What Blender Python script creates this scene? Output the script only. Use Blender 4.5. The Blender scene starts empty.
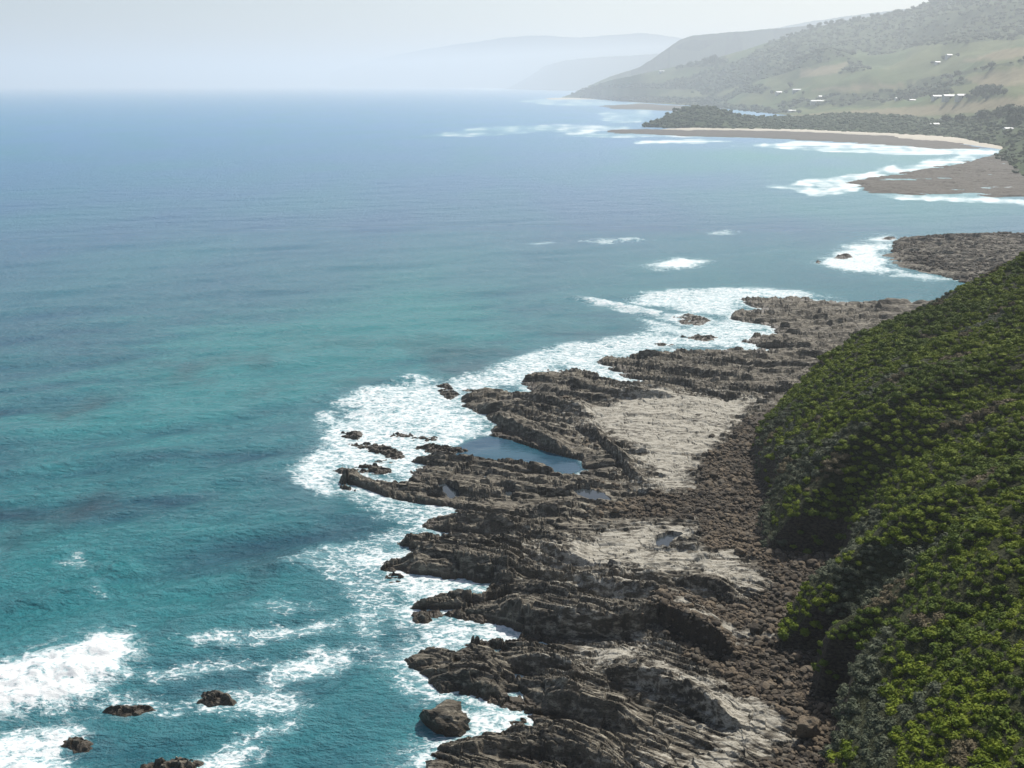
import bpy, math, random
import numpy as np
from mathutils import Vector

random.seed(7)
rng = np.random.default_rng(11)
SC = bpy.context.scene
COL = SC.collection
R = math.radians

# ------------------------------------------------------------------ camera, sky, sun, exposure
CAM_H, FPX, HORIZON = 70.0, 1050.0, 84.0
PITCH = math.atan((384 - HORIZON) / FPX)
cam_data = bpy.data.cameras.new('camera')
cam = bpy.data.objects.new('camera', cam_data)
COL.objects.link(cam)
cam.location = (0, 0, CAM_H)
cam.rotation_euler = (math.pi / 2 - PITCH, 0, 0)
cam_data.sensor_width = 36.0
cam_data.lens = FPX / 1024 * 36.0
cam_data.clip_start, cam_data.clip_end = 1.0, 120000.0
SC.camera = cam

SUN_EL, SUN_AZ = R(51), R(33)          # azimuth clockwise from +Y (view direction) towards +X
world = bpy.data.worlds.new('World')
SC.world = world
world.use_nodes = True
wn = world.node_tree.nodes
sky = wn.new('ShaderNodeTexSky')
sky.sky_type = 'NISHITA'
sky.sun_disc = False
sky.sun_elevation, sky.sun_rotation = SUN_EL, SUN_AZ
sky.altitude = 50
sky.air_density, sky.dust_density, sky.ozone_density = 1.0, 2.4, 1.5
world.node_tree.links.new(sky.outputs[0], wn['Background'].inputs[0])
wn['Background'].inputs[1].default_value = 0.096

sd = bpy.data.lights.new('sun', 'SUN')
sd.energy, sd.angle, sd.color = 5.0, R(0.53), (1.0, 0.95, 0.86)
sun = bpy.data.objects.new('sun', sd)
COL.objects.link(sun)
sdir = Vector((math.sin(SUN_AZ) * math.cos(SUN_EL), math.cos(SUN_AZ) * math.cos(SUN_EL), math.sin(SUN_EL)))
sun.rotation_euler = sdir.to_track_quat('Z', 'Y').to_euler()

vs = SC.view_settings
vs.view_transform, vs.look, vs.gamma, vs.use_curve_mapping = 'Standard', 'None', 1.0, False
vs.exposure = 0.26
cy = SC.cycles
cy.use_denoising = True
cy.denoiser = 'OPENIMAGEDENOISE'
cy.denoising_input_passes = 'RGB_ALBEDO_NORMAL'
cy.denoising_prefilter = 'ACCURATE'
cy.max_bounces, cy.diffuse_bounces, cy.glossy_bounces = 6, 2, 2
cy.volume_bounces = 1
cy.sample_clamp_indirect = 4.0
cy.sample_clamp_direct = 3.0
cy.use_adaptive_sampling = False

# ------------------------------------------------------------------ numeric helpers
def ray(px, py):
    px, py = np.asarray(px, float), np.asarray(py, float)
    a, b = (px - 512) / FPX, -(py - 384) / FPX
    c, s = math.cos(PITCH), math.sin(PITCH)
    return a, c + b * s, -s + b * c

def ground(px, py, z=0.0):
    """where the line of sight through a picture point meets the level z"""
    dx, dy, dz = ray(px, py)
    t = (z - CAM_H) / dz
    return dx * t, dy * t

def at_depth(px, py, depth):
    """point on a line of sight at a given distance ahead"""
    dx, dy, dz = ray(px, py)
    t = depth / dy
    return dx * t, depth + 0 * t, CAM_H + dz * t

def gpoly(pts, z=0.0):
    p = np.array(pts, float)
    x, y = ground(p[:, 0], p[:, 1], z)
    return np.stack([x, y], 1)

def seg_dist(X, Y, P, closed=True):
    """distance to a polyline, and inside flag"""
    n = len(P)
    d2 = np.full(X.shape, 1e18)
    ins = np.zeros(X.shape, bool)
    for i in range(n if closed else n - 1):
        ax, ay = P[i]; bx, by = P[(i + 1) % n]
        ex, ey = bx - ax, by - ay
        L = ex * ex + ey * ey + 1e-12
        t = np.clip(((X - ax) * ex + (Y - ay) * ey) / L, 0, 1)
        d2 = np.minimum(d2, (X - ax - t * ex) ** 2 + (Y - ay - t * ey) ** 2)
        if closed:
            cr = ((ay > Y) != (by > Y)) & (X < ex * (Y - ay) / (ey if abs(ey) > 1e-9 else 1e-9) + ax)
            ins ^= cr
    return np.sqrt(d2), ins

def sdist(X, Y, P):
    d, i = seg_dist(X, Y, P)
    return np.where(i, d, -d)

def sstep(a, b, x):
    t = np.clip((x - a) / (b - a), 0, 1)
    return t * t * (3 - 2 * t)

def _h(ix, iy, seed):
    n = (ix.astype(np.int64) * 374761393 + iy.astype(np.int64) * 668265263 + seed * 1274126177) & 0xFFFFFFFF
    n = ((n ^ (n >> 13)) * 1274126177) & 0xFFFFFFFF
    n = ((n ^ (n >> 16)) * 2246822519) & 0xFFFFFFFF
    return ((n ^ (n >> 15)) & 0xFFFFFF) / float(0x1000000)

def noise(x, y, seed=0):
    ix, iy = np.floor(x), np.floor(y)
    fx, fy = x - ix, y - iy
    u = fx ** 3 * (fx * (fx * 6 - 15) + 10); v = fy ** 3 * (fy * (fy * 6 - 15) + 10)
    def g(ox, oy):
        a = _h(ix + ox, iy + oy, seed) * 2 * math.pi
        return np.cos(a) * (fx - ox) + np.sin(a) * (fy - oy)
    n = (g(0, 0) * (1 - u) + g(1, 0) * u) * (1 - v) + (g(0, 1) * (1 - u) + g(1, 1) * u) * v
    return n * 1.41

def fbm(x, y, octv=4, seed=0, gain=0.5):
    s, a, t = 0, 1.0, 0
    for i in range(octv):
        s = s + a * noise(x * 2 ** i + 17.3 * i, y * 2 ** i - 9.1 * i, seed + i)
        t += a; a *= gain
    return s / t

def cells(x, y, seed=0):
    """Worley cells: F1, F2 and two random numbers of the nearest cell, and offset from its centre"""
    ix, iy = np.floor(x), np.floor(y)
    f1 = np.full(x.shape, 9.0); f2 = np.full(x.shape, 9.0)
    r1 = np.zeros(x.shape); r2 = np.zeros(x.shape); ox = np.zeros(x.shape); oy = np.zeros(x.shape)
    for i in (-1, 0, 1):
        for j in (-1, 0, 1):
            cx, cyy = ix + i, iy + j
            px = cx + _h(cx, cyy, seed); py = cyy + _h(cx, cyy, seed + 1)
            d = np.hypot(x - px, y - py)
            near = d < f1
            f2 = np.where(near, f1, np.minimum(f2, d))
            r1 = np.where(near, _h(cx, cyy, seed + 2), r1); r2 = np.where(near, _h(cx, cyy, seed + 3), r2)
            ox = np.where(near, x - px, ox); oy = np.where(near, y - py, oy)
            f1 = np.where(near, d, f1)
    return f1, f2, r1, r2, ox, oy

# ------------------------------------------------------------------ mesh and object helpers
def mesh_from(name, V, F, attrs=None, smooth=True):
    V = np.ascontiguousarray(V, np.float32)
    F = np.ascontiguousarray(F, np.int32)
    me = bpy.data.meshes.new(name)
    me.vertices.add(len(V)); me.vertices.foreach_set('co', V.ravel())
    n, k = F.shape
    me.loops.add(n * k); me.loops.foreach_set('vertex_index', F.ravel())
    me.polygons.add(n)
    me.polygons.foreach_set('loop_start', np.arange(0, n * k, k, dtype=np.int32))
    me.polygons.foreach_set('use_smooth', np.full(n, smooth))
    me.update(calc_edges=True)
    for an, av in (attrs or {}).items():
        a = me.attributes.new(an, 'FLOAT', 'POINT')
        a.data.foreach_set('value', np.ascontiguousarray(av, np.float32))
    return me

def link(name, me, mat=None, parent=None, loc=None):
    o = bpy.data.objects.new(name, me)
    COL.objects.link(o)
    if mat is not None and not me.materials: me.materials.append(mat)
    if parent: o.parent = parent
    if loc is not None: o.location = loc
    return o

def tag(o, label=None, cat=None, group=None, kind=None):
    if label: o['label'] = label
    if cat: o['category'] = cat
    if group: o['group'] = group
    if kind: o['kind'] = kind
    return o

def grid_faces(nr, nc):
    i = np.arange(nr * nc).reshape(nr, nc)
    return np.stack([i[:-1, :-1], i[:-1, 1:], i[1:, 1:], i[1:, :-1]], -1).reshape(-1, 4)

def compact(V, F, attrs):
    used = np.unique(F)
    m = np.full(len(V), -1, np.int64); m[used] = np.arange(len(used))
    return V[used], m[F], {k: v[used] for k, v in attrs.items()}

# ------------------------------------------------------------------ material helper
class NT:
    def __init__(self, name):
        self.m = bpy.data.materials.new(name); self.m.use_nodes = True
        self.t = self.m.node_tree; self.n = self.t.nodes
        self.p = self.n['Principled BSDF']
    def new(self, typ, **kw):
        nd = self.n.new(typ)
        for k, v in kw.items(): setattr(nd, k, v)
        return nd
    def to(self, sock, v):
        if isinstance(v, bpy.types.NodeSocket): self.t.links.new(v, sock)
        elif isinstance(v, (tuple, list)) and len(v) == 3 and sock.type == 'RGBA': sock.default_value = (*v, 1)
        else: sock.default_value = v
    def attr(self, name):
        return self.new('ShaderNodeAttribute', attribute_name=name).outputs['Fac']
    def pos(self, scale=(1, 1, 1), rot=0.0):
        g = self.new('ShaderNodeNewGeometry')
        mp = self.new('ShaderNodeMapping'); self.t.links.new(g.outputs['Position'], mp.inputs[0])
        mp.inputs['Scale'].default_value = scale; mp.inputs['Rotation'].default_value = (0, 0, rot)
        return mp.outputs[0]
    def objco(self, scale=(1, 1, 1)):
        g = self.new('ShaderNodeTexCoord')
        mp = self.new('ShaderNodeMapping'); self.t.links.new(g.outputs['Object'], mp.inputs[0])
        mp.inputs['Scale'].default_value = scale
        return mp.outputs[0]
    def noise(self, vec, scale, detail=4, rough=0.55, dist=0.0):
        nd = self.new('ShaderNodeTexNoise'); self.t.links.new(vec, nd.inputs['Vector'])
        nd.inputs['Scale'].default_value = scale; nd.inputs['Detail'].default_value = detail
        nd.inputs['Roughness'].default_value = rough; nd.inputs['Distortion'].default_value = dist
        return nd.outputs['Fac']
    def voro(self, vec, scale, feature='F1', out='Distance'):
        nd = self.new('ShaderNodeTexVoronoi', feature=feature); self.t.links.new(vec, nd.inputs['Vector'])
        nd.inputs['Scale'].default_value = scale
        return nd.outputs[out]
    def math(self, op, a, b=0.0, c=0.0):
        nd = self.new('ShaderNodeMath', operation=op)
        self.to(nd.inputs[0], a); self.to(nd.inputs[1], b); self.to(nd.inputs[2], c)
        return nd.outputs[0]
    def ss(self, v, a, b, lo=0.0, hi=1.0):
        nd = self.new('ShaderNodeMapRange', interpolation_type='SMOOTHSTEP')
        self.to(nd.inputs[0], v); self.to(nd.inputs[1], a); self.to(nd.inputs[2], b)
        nd.inputs[3].default_value = lo; nd.inputs[4].default_value = hi
        return nd.outputs[0]
    def mix(self, f, a, b):
        nd = self.new('ShaderNodeMix', data_type='RGBA')
        self.to(nd.inputs[0], f); self.to(nd.inputs[6], a); self.to(nd.inputs[7], b)
        return nd.outputs[2]
    def mul(self, a, b):
        nd = self.new('ShaderNodeMix', data_type='RGBA', blend_type='MULTIPLY')
        nd.inputs[0].default_value = 1
        self.to(nd.inputs[6], a); self.to(nd.inputs[7], b)
        return nd.outputs[2]
    def bump(self, h, strength, dist, normal=None):
        nd = self.new('ShaderNodeBump')
        self.to(nd.inputs['Strength'], strength); self.to(nd.inputs['Distance'], dist); self.to(nd.inputs['Height'], h)
        if normal is not None: self.to(nd.inputs['Normal'], normal)
        return nd.outputs[0]
    def done(self, color, rough, normal=None, spec=0.5):
        self.to(self.p.inputs['Base Color'], color); self.to(self.p.inputs['Roughness'], rough)
        self.to(self.p.inputs['Specular IOR Level'], spec)
        if normal is not None: self.to(self.p.inputs['Normal'], normal)
        return self.m

def rock_material(name):
    k = NT(name)
    st = k.pos((1.0, 2.6, 2.6), R(22))                      # streaked along the strike of the beds
    big = k.noise(st, 0.10, 5); mid = k.noise(st, 0.55, 6, 0.62); fine = k.noise(st, 2.6, 6, 0.68)
    c = k.mix(k.ss(big, 0.35, 0.65), (0.042, 0.036, 0.026), (0.118, 0.102, 0.075))
    c = k.mix(k.ss(mid, 0.46, 0.64), c, (0.245, 0.220, 0.168))
    c = k.mix(k.ss(fine, 0.52, 0.34), c, (0.026, 0.023, 0.019))
    pale = k.mix(k.ss(mid, 0.30, 0.62), (0.14, 0.127, 0.098), (0.37, 0.35, 0.295))
    pale = k.mix(k.ss(fine, 0.52, 0.34), pale, (0.12, 0.105, 0.08))
    pf = k.math('ADD', k.math('MULTIPLY', k.attr('pale'), 0.80), k.math('MULTIPLY', k.math('SUBTRACT', k.math('ADD', k.math('MULTIPLY', mid, 0.6), k.math('MULTIPLY', big, 0.4)), 0.5), 3.0))
    c = k.mix(k.ss(pf, 0.36, 0.72), c, pale)
    brown = k.mix(k.ss(fine, 0.4, 0.6), (0.020, 0.015, 0.010), (0.050, 0.037, 0.025))
    c = k.mix(k.attr('cobble'), c, brown)
    weed = k.mix(k.ss(fine, 0.35, 0.65), (0.018, 0.014, 0.010), (0.062, 0.045, 0.024))
    wv = k.math('ADD', k.attr('wet'), k.math('MULTIPLY', k.math('SUBTRACT', mid, 0.5), 0.8))
    wet = k.ss(wv, 0.45, 0.75)
    c = k.mix(wet, c, weed)
    crack = k.voro(k.pos((0.8, 2.2, 2.2), R(22)), 0.9, 'DISTANCE_TO_EDGE')
    hgt = k.math('ADD', k.math('MULTIPLY', mid, 0.9), k.math('ADD', k.math('MULTIPLY', fine, 0.42), k.math('MULTIPLY', k.ss(crack, 0.0, 0.09), 0.10)))
    n = k.bump(hgt, k.ss(k.attr('pale'), 0, 1, 0.8, 0.45), 0.3)
    return k.done(c, k.ss(wet, 0, 1, 0.85, 0.42), n, 0.35)

M = {}
M['rock'] = rock_material('shelf_rock')

# ------------------------------------------------------------------ traced outlines (picture points, put on the ground)
SHORE = gpoly([(410,900),(421,800),(424,757),(440,745),(468,738),(500,735),(528,733),(530,722),(520,712),(500,706),(478,700),(455,690),
 (440,694),(428,688),(425,678),(412,668),(407,660),(415,651),(432,648),(455,652),(470,640),(490,642),(510,641),(526,637),(515,628),(485,623),
 (462,620),(452,618),(445,614),(427,623),(412,620),(405,613),(418,603),(430,598),(440,592),(452,594),(470,598),(478,600),(484,590),(490,584),
 (470,581),(450,579),(430,577),(420,580),(400,572),(382,570),(383,562),(398,558),(412,557),(404,548),(401,541),(425,536),(450,536),(440,532),
 (421,527),(425,519),(450,515),(452,508),(430,505),(415,503),(385,497),(365,492),(343,489),(341,482),(350,477),(334,471),(340,468),(360,469),
 (364,477),(380,482),(400,484),(412,480),(410,472),(412,462),(420,457),(440,455),(460,458),(480,461),(500,462),(525,466),(550,471),(570,476),
 (582,470),(580,462),(560,455),(540,452),(525,448),(512,441),(500,440),(490,437),(488,433),(500,425),(486,418),(478,412),(465,408),(460,400),
 (472,393),(480,385),(495,390),(515,396),(530,391),(518,383),(530,378),(545,370),(575,372),(600,375),(612,384),(625,386),(640,384),(622,378),
 (598,362),(605,357),(620,359),(632,357),(655,356),(683,350),(690,354),(710,352),(735,350),(755,352),(757,344),(740,342),(755,336),(775,334),
 (770,326),(745,322),(730,319),(735,311),(760,310),(745,304),(740,299),(760,300),(790,298),(830,302),(870,304),(930,303),(990,300),
 (1100,300),(1160,420),(1300,900)])
LAGOON = gpoly([(440,457),(480,459),(525,464),(570,475),(584,470),(578,460),(540,450),(510,440),(490,436),(470,440),(455,448)])
PALE = [gpoly(p, 1.4) for p in (
 [(585,412),(620,400),(650,392),(690,395),(740,400),(762,402),(748,412),(737,425),(728,440),(714,448),(700,455),(692,470),(699,486),(662,490),
  (648,470),(640,458),(648,450),(620,440),(600,430),(588,422)],
 [(560,548),(600,533),(625,527),(660,526),(697,525),(692,540),(672,548),(700,555),(747,558),(752,570),(767,582),(758,592),(720,586),(690,579),
  (660,577),(620,573),(590,565),(565,558)],
 [(590,640),(640,653),(690,678),(718,688),(738,698),(772,712),(792,724),(794,736),(770,746),(747,752),(736,772),(690,785),(690,765),(726,740),
  (716,720),(696,710),(676,692),(640,672),(590,664)],
 [(676,612),(700,618),(730,628),(766,640),(752,647),(715,636),(684,624)],
 [(600,588),(640,592),(680,592),(676,598),(640,600),(604,597)])]
COBBLE = gpoly([(690,492),(706,452),(730,440),(745,418),(790,400),(900,420),(900,900),(720,900),(735,772),(750,755),(775,750),(798,738),(795,722),
 (770,706),(740,694),(725,682),(700,660),(650,612),(662,600),(740,604),(770,596),(772,580),(755,555),(705,550),(700,520),(640,512),(600,505),(640,492)], 2.0)
SCARPS = [(gpoly(p, z), hh, w) for p, z, hh, w in (
 ([(490,610),(520,617),(545,615),(580,618),(615,621),(640,618),(660,613),(690,626),(720,641),(748,650)], 3.0, 3.2, 14),
 ([(580,568),(620,575),(680,581),(720,590),(748,598)], 2.2, 1.3, 9),
 ([(560,585),(600,590),(640,600),(672,604)], 2.0, 1.2, 7),
 ([(590,665),(640,674),(680,692),(720,714),(748,724)], 2.2, 2.0, 9),
 ([(500,655),(545,662),(590,668)], 1.8, 1.2, 7),
 ([(478,412),(510,424),(540,436),(578,455)], 1.9, 1.9, 12),
 ([(570,420),(595,432),(612,448),(634,470),(655,486)], 2.2, 2.0, 10),
 ([(395,560),(430,563),(460,570),(492,574),(530,578)], 1.8, 1.8, 10),
 ([(525,540),(560,552),(600,562)], 2.0, 1.2, 8),
 ([(430,520),(470,524),(520,530)], 1.5, 1.3, 8),
 ([(530,695),(565,700),(600,712),(650,728)], 1.8, 1.7, 8),
 ([(440,748),(490,745),(530,742),(580,752),(640,770)], 1.6, 1.4, 8),
 ([(430,690),(470,682),(515,684)], 1.6, 1.4, 7),
 ([(500,400),(560,408),(600,415)], 1.8, 1.0, 14),
 ([(560,380),(620,392),(680,396)], 1.8, 1.2, 16),
 ([(640,365),(700,372),(760,380)], 1.8, 1.2, 18))]
POOLS = [(gpoly(p, z), z) for p, z in (
 ([(437,484),(446,483),(458,490),(460,497),(450,498),(440,493)], 0.5),
 ([(572,490),(585,488),(604,493),(612,500),(600,504),(588,501)], 1.1),
 ([(527,476),(540,477),(546,482),(534,482)], 0.8),
 ([(505,490),(516,491),(514,497),(504,495)], 0.8),
 ([(655,540),(668,534),(684,536),(672,544),(668,551),(656,549)], 1.35))]

CS, SN = math.cos(R(22)), math.sin(R(22))
def saw(t, edge):
    f = t - np.floor(t)
    return np.minimum(f / edge, 1) * (1 - f) / (1 - edge)

def ledges(X, Y):
    """bedded, tilted rock: beds break in scarps that face the lookout and dip gently away"""
    wx = X + 15 * fbm(X * 0.014, Y * 0.014, 2, 3) + 1.5 * noise(X * 0.08, Y * 0.08, 4); wy = Y + 13 * fbm(X * 0.014, Y * 0.014, 2, 9) + 1.5 * noise(X * 0.08, Y * 0.08, 8)
    v = wy * CS + wx * SN; u = wx * CS - wy * SN
    # joint blocks: long along the strike, planar tops that dip away, offset from one another by small faults
    fa = cells(u / 9.0, v / 5.0, 27); fb = cells(u / 4.2, v / 1.9, 31); fc = cells(u / 1.5, v / 0.85, 41)
    k1 = v / 10.5 + 0.35 * (fa[2] - 0.5) + 0.9 * noise(u * 0.03, v * 0.04, 21)
    k2 = v / 3.9 + 0.9 * (fa[3] - 0.5) + 0.35 * (fb[2] - 0.5) + 0.7 * noise(u * 0.07, v * 0.09, 22)
    k3 = v / 1.35 + 0.8 * fb[3]
    a1 = 0.5 + 0.9 * np.clip(noise(u * 0.045, np.floor(k1) * 3.7, 24) + 0.4, 0, 1.2)
    a2 = 0.25 + 0.75 * np.clip(noise(u * 0.10, np.floor(k2) * 5.3, 25) + 0.35, 0, 1.2)
    a3 = 0.06 + 0.30 * np.clip(noise(u * 0.25, np.floor(k3) * 7.1, 26) + 0.2, 0, 1.2)
    h = 1.0 * a1 * saw(k1, 0.05) + 0.95 * a2 * saw(k2, 0.07) + a3 * saw(k3, 0.12)
    h = h + 0.75 * (fa[2] - 0.5) + 0.14 * (fa[3] - 0.5) * fa[4] * 9
    h = h + 0.65 * (fb[2] - 0.5) - (0.04 + 0.10 * fb[3]) * fb[5] * 1.9 + 0.10 * (fb[3] - 0.5) * fb[4] * 4.2 - 0.30 * sstep(0.10, 0.0, fb[1] - fb[0])
    brk = sstep(-0.1, 0.35, noise(X * 0.11, Y * 0.11, 45))             # shattered in places, sound slabs in others
    brk = brk * (0.35 + 0.65 * sstep(260, 150, np.hypot(X, Y))); a3 = a3
    h = h + brk * (0.36 * (fc[2] - 0.5) - 0.25 * (fc[3] - 0.3) * fc[5] - 0.22 * sstep(0.16, 0.0, fc[1] - fc[0])) + (1 - brk) * 0.06 * (fc[2] - 0.5)
    return h + 0.07 * fbm(X * 0.6, Y * 0.6, 3, 5)

ISLES = [gpoly(p) for p in (
 [(671,318),(688,314),(712,320),(702,326),(682,324)],
 [(337,437),(345,431),(365,432),(358,440)],
 [(348,444),(375,443),(400,450),(408,457),(395,460),(370,452)],
 [(414,448),(430,444),(455,447),(469,451),(455,454),(430,453)],
 [(437,386),(449,384),(459,395),(450,401),(441,396)])]

def shelf_height(X, Y):
    wob = 0.9 * fbm(X * 0.35, Y * 0.35, 3, 51) + 0.5 * fbm(X * 1.2, Y * 1.2, 2, 52)
    sd0 = sdist(X, Y, SHORE)
    s = sd0 + wob
    base = np.interp(s, [-6, -1.5, 0, 0.8, 4, 14, 40, 80], [-3, -1.2, -0.15, 0.45, 0.9, 1.2, 2.0, 3.2])
    pale = np.full(X.shape, -50.0)
    for p in PALE: pale = np.maximum(pale, sdist(X, Y, p))
    pn_ = fbm(X * 0.20, Y * 0.33, 5, 61, 0.6)
    halo_p = 0.50 * sstep(-15, -1, pale + 5 * pn_)
    pale = sstep(-2.2, 2.4, pale + 6.0 * fbm(X * 0.20, Y * 0.33, 5, 61, 0.6))
    cob = sstep(-1.5, 1.5, sdist(X, Y, COBBLE) + 1.6 * fbm(X * 0.3, Y * 0.3, 3, 62)) * (1 - pale)
    rough = sstep(-1.2, 1.6, s) * (1 - 0.82 * pale) * (1 - 0.7 * cob)
    lh = ledges(X, Y)
    lp = 0.5 * sstep(0.25, 0.6, fbm(X * 0.16, Y * 0.3, 3, 47)) + 0.25 * fbm(X * 0.35, Y * 0.6, 3, 48)
    ce = cells(X * 0.16 + 0.4 * fbm(X * 0.3, Y * 0.3, 2, 49), Y * 0.22, 50); lp = lp + 0.35 * (ce[2] - 0.5) - 0.3 * sstep(0.05, 0.0, ce[1] - ce[0])
    h = base + rough * (lh - 0.55) * 1.05 + pale * (0.05 * lh + 0.9 * lp)
    for P, hh, w in SCARPS:
        d, _ = seg_dist(X, Y, P, closed=False)
        i = np.interp(X, P[:, 0], P[:, 1])                    # polylines run left to right
        dv = (Y - i) * CS + 0.8 * fbm(X * 0.5, Y * 0.5, 3, 71)
        end = sstep(0, 4, X - P[0, 0]) * sstep(0, 4, P[-1, 0] - X)
        prof = np.where(dv < 0, sstep(-0.7, 0.0, dv), np.clip(1 - dv / w, 0, 1))
        foot = 0.45 * np.exp(-((dv + 1.6) / 1.2) ** 2)
        h = h + end * (hh * prof - foot) * sstep(-0.5, 1.5, s)
    d, ins = seg_dist(X, Y, LAGOON)
    h = np.where(ins, np.minimum(h, -0.4 - 0.2 * np.clip(d, 0, 4)), h)
    for P, z in POOLS:
        q = sdist(X, Y, P) + 0.3 * fbm(X * 0.8, Y * 0.8, 2, 81)
        h = np.where(q > 0, np.minimum(h, z - 0.05 - 0.3 * np.clip(q, 0, 1)), np.where(q > -0.8, np.maximum(h, z + 0.08), h))
    wet = np.clip(1 - (h - 0.1) / 1.3, 0, 1) * sstep(16, 2, s)
    return h, np.maximum(pale, halo_p * (1 - cob)), cob, wet, s

# hill: toe line, profile fitted to the spur's crest, gullies running up the slope
TOE = gpoly([(1500,300),(760,428),(752,440),(757,470),(772,492),(757,520),(766,546),(838,552),(842,575),(812,600),(778,622),(776,642),(838,648),
 (836,664),(812,668),(816,688),(846,692),(832,730),(822,768),(812,830),(800,900),(790,1100),(3000,1100)], 3.0)
CREST_Y = 204.0
TOE_MEAN = gpoly([(1500,300),(760,428),(752,440),(757,470),(765,500),(775,560),(782,622),(800,660),(815,720),(812,830),(800,900),(790,1100),(3000,1100)], 3.0)
_cp = np.array([(757,428),(780,397),(820,358),(860,328),(900,308),(960,282),(1024,247),(1100,200),(1200,130)], float)
_cx, _, _cz = at_depth(_cp[:, 0], _cp[:, 1], CREST_Y)
CREST_X0 = _cx[0]
def hill_height(X, Y):
    d, ins = seg_dist(X, Y, TOE)
    far = Y > CREST_Y
    sx = np.where(ins, d, -d)
    sx = np.where(far, X - CREST_X0, sx)
    # distance from the western toe only: the bays cut into it end in short steep bluffs
    wt = TOE[1:-2]
    dw, _ = seg_dist(X, Y, wt, closed=False)
    dm, im = seg_dist(X, Y, TOE_MEAN)
    ls = np.where(im, dm, 0)
    lw, _ = seg_dist(X, Y, TOE_MEAN[1:-2], closed=False)
    s = np.where(ins, np.minimum(1.15 * dw + 2.6 * sstep(0.0, 1.3, dw), np.where(im, lw, 0) + 1.5), -np.abs(d))
    s = np.where(Y > CREST_Y - 4, np.where(X > CREST_X0, np.minimum(X - CREST_X0, np.maximum(s, X - CREST_X0)), -5), s)
    prof = np.interp(s, np.concatenate([[-5], _cx - CREST_X0, [400]]), np.concatenate([[1.5], _cz - 1.2, [_cz[-1] + 150]]))
    bl = 1.6 * sstep(0.0, 1.3, s) * sstep(60, 20, s) * sstep(0.0, 0.35, noise(X * 0.0 + 3.1, Y * 0.045, 14) + 0.25) * sstep(CREST_Y - 15, CREST_Y - 40, Y)
    gu = np.abs(fbm(Y * 0.055 + 0.012 * X, X * 0.014, 3, 15)) * 2.2
    amp = 2.6 * sstep(3, 35, s) * sstep(CREST_Y + 2, CREST_Y - 28, Y)
    h = prof + bl - amp * (0.55 - np.clip(gu, 0, 1)) * 1.0 + 1.2 * fbm(X * 0.12, Y * 0.12, 3, 16) * sstep(2, 12, s)
    h = h - 2.0 * np.abs(fbm(Y * 0.085 + 0.03 * X, X * 0.022, 3, 17)) * sstep(3, 12, s) * sstep(CREST_Y + 2, CREST_Y - 20, Y) - 0.9 * np.abs(fbm(Y * 0.22 + 0.06 * X, X * 0.06, 2, 18)) * sstep(3, 12, s)
    h = h - np.where(Y > CREST_Y, (Y - CREST_Y) * 0.85, 0.0)
    return np.maximum(h, -3.0), s

# ------------------------------------------------------------------ sea
def far_rows(a, b, n):
    return np.linspace(a, b, n)
rows = np.concatenate([[84.9, 85.1, 85.35, 85.7, 86.1, 86.6, 87.1, 87.6, 88.1], np.arange(88.6, 150, 0.6), np.arange(150, 320, 0.9), np.arange(320, 810, 1.0), np.arange(810, 1060, 12)])
cols = np.concatenate([np.linspace(-2600, -420, 24), np.linspace(-400, -24, 80), np.arange(-20, 1046, 1.35), np.linspace(1050, 1400, 60), np.linspace(1440, 3000, 14)])
PX, PY = np.meshgrid(cols, rows)
SX, SY = ground(PX, PY)
dist = np.hypot(SX, SY)
mpp = np.hypot(dist, CAM_H) / FPX                              # metres a picture point spans there
shore_d = np.full(SX.shape, -500.0)
sel = SY < 520
shore_d[sel] = sdist(SX[sel], SY[sel], SHORE)
for p in ISLES: shore_d[sel] = np.maximum(shore_d[sel], sdist(SX[sel], SY[sel], p))
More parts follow.
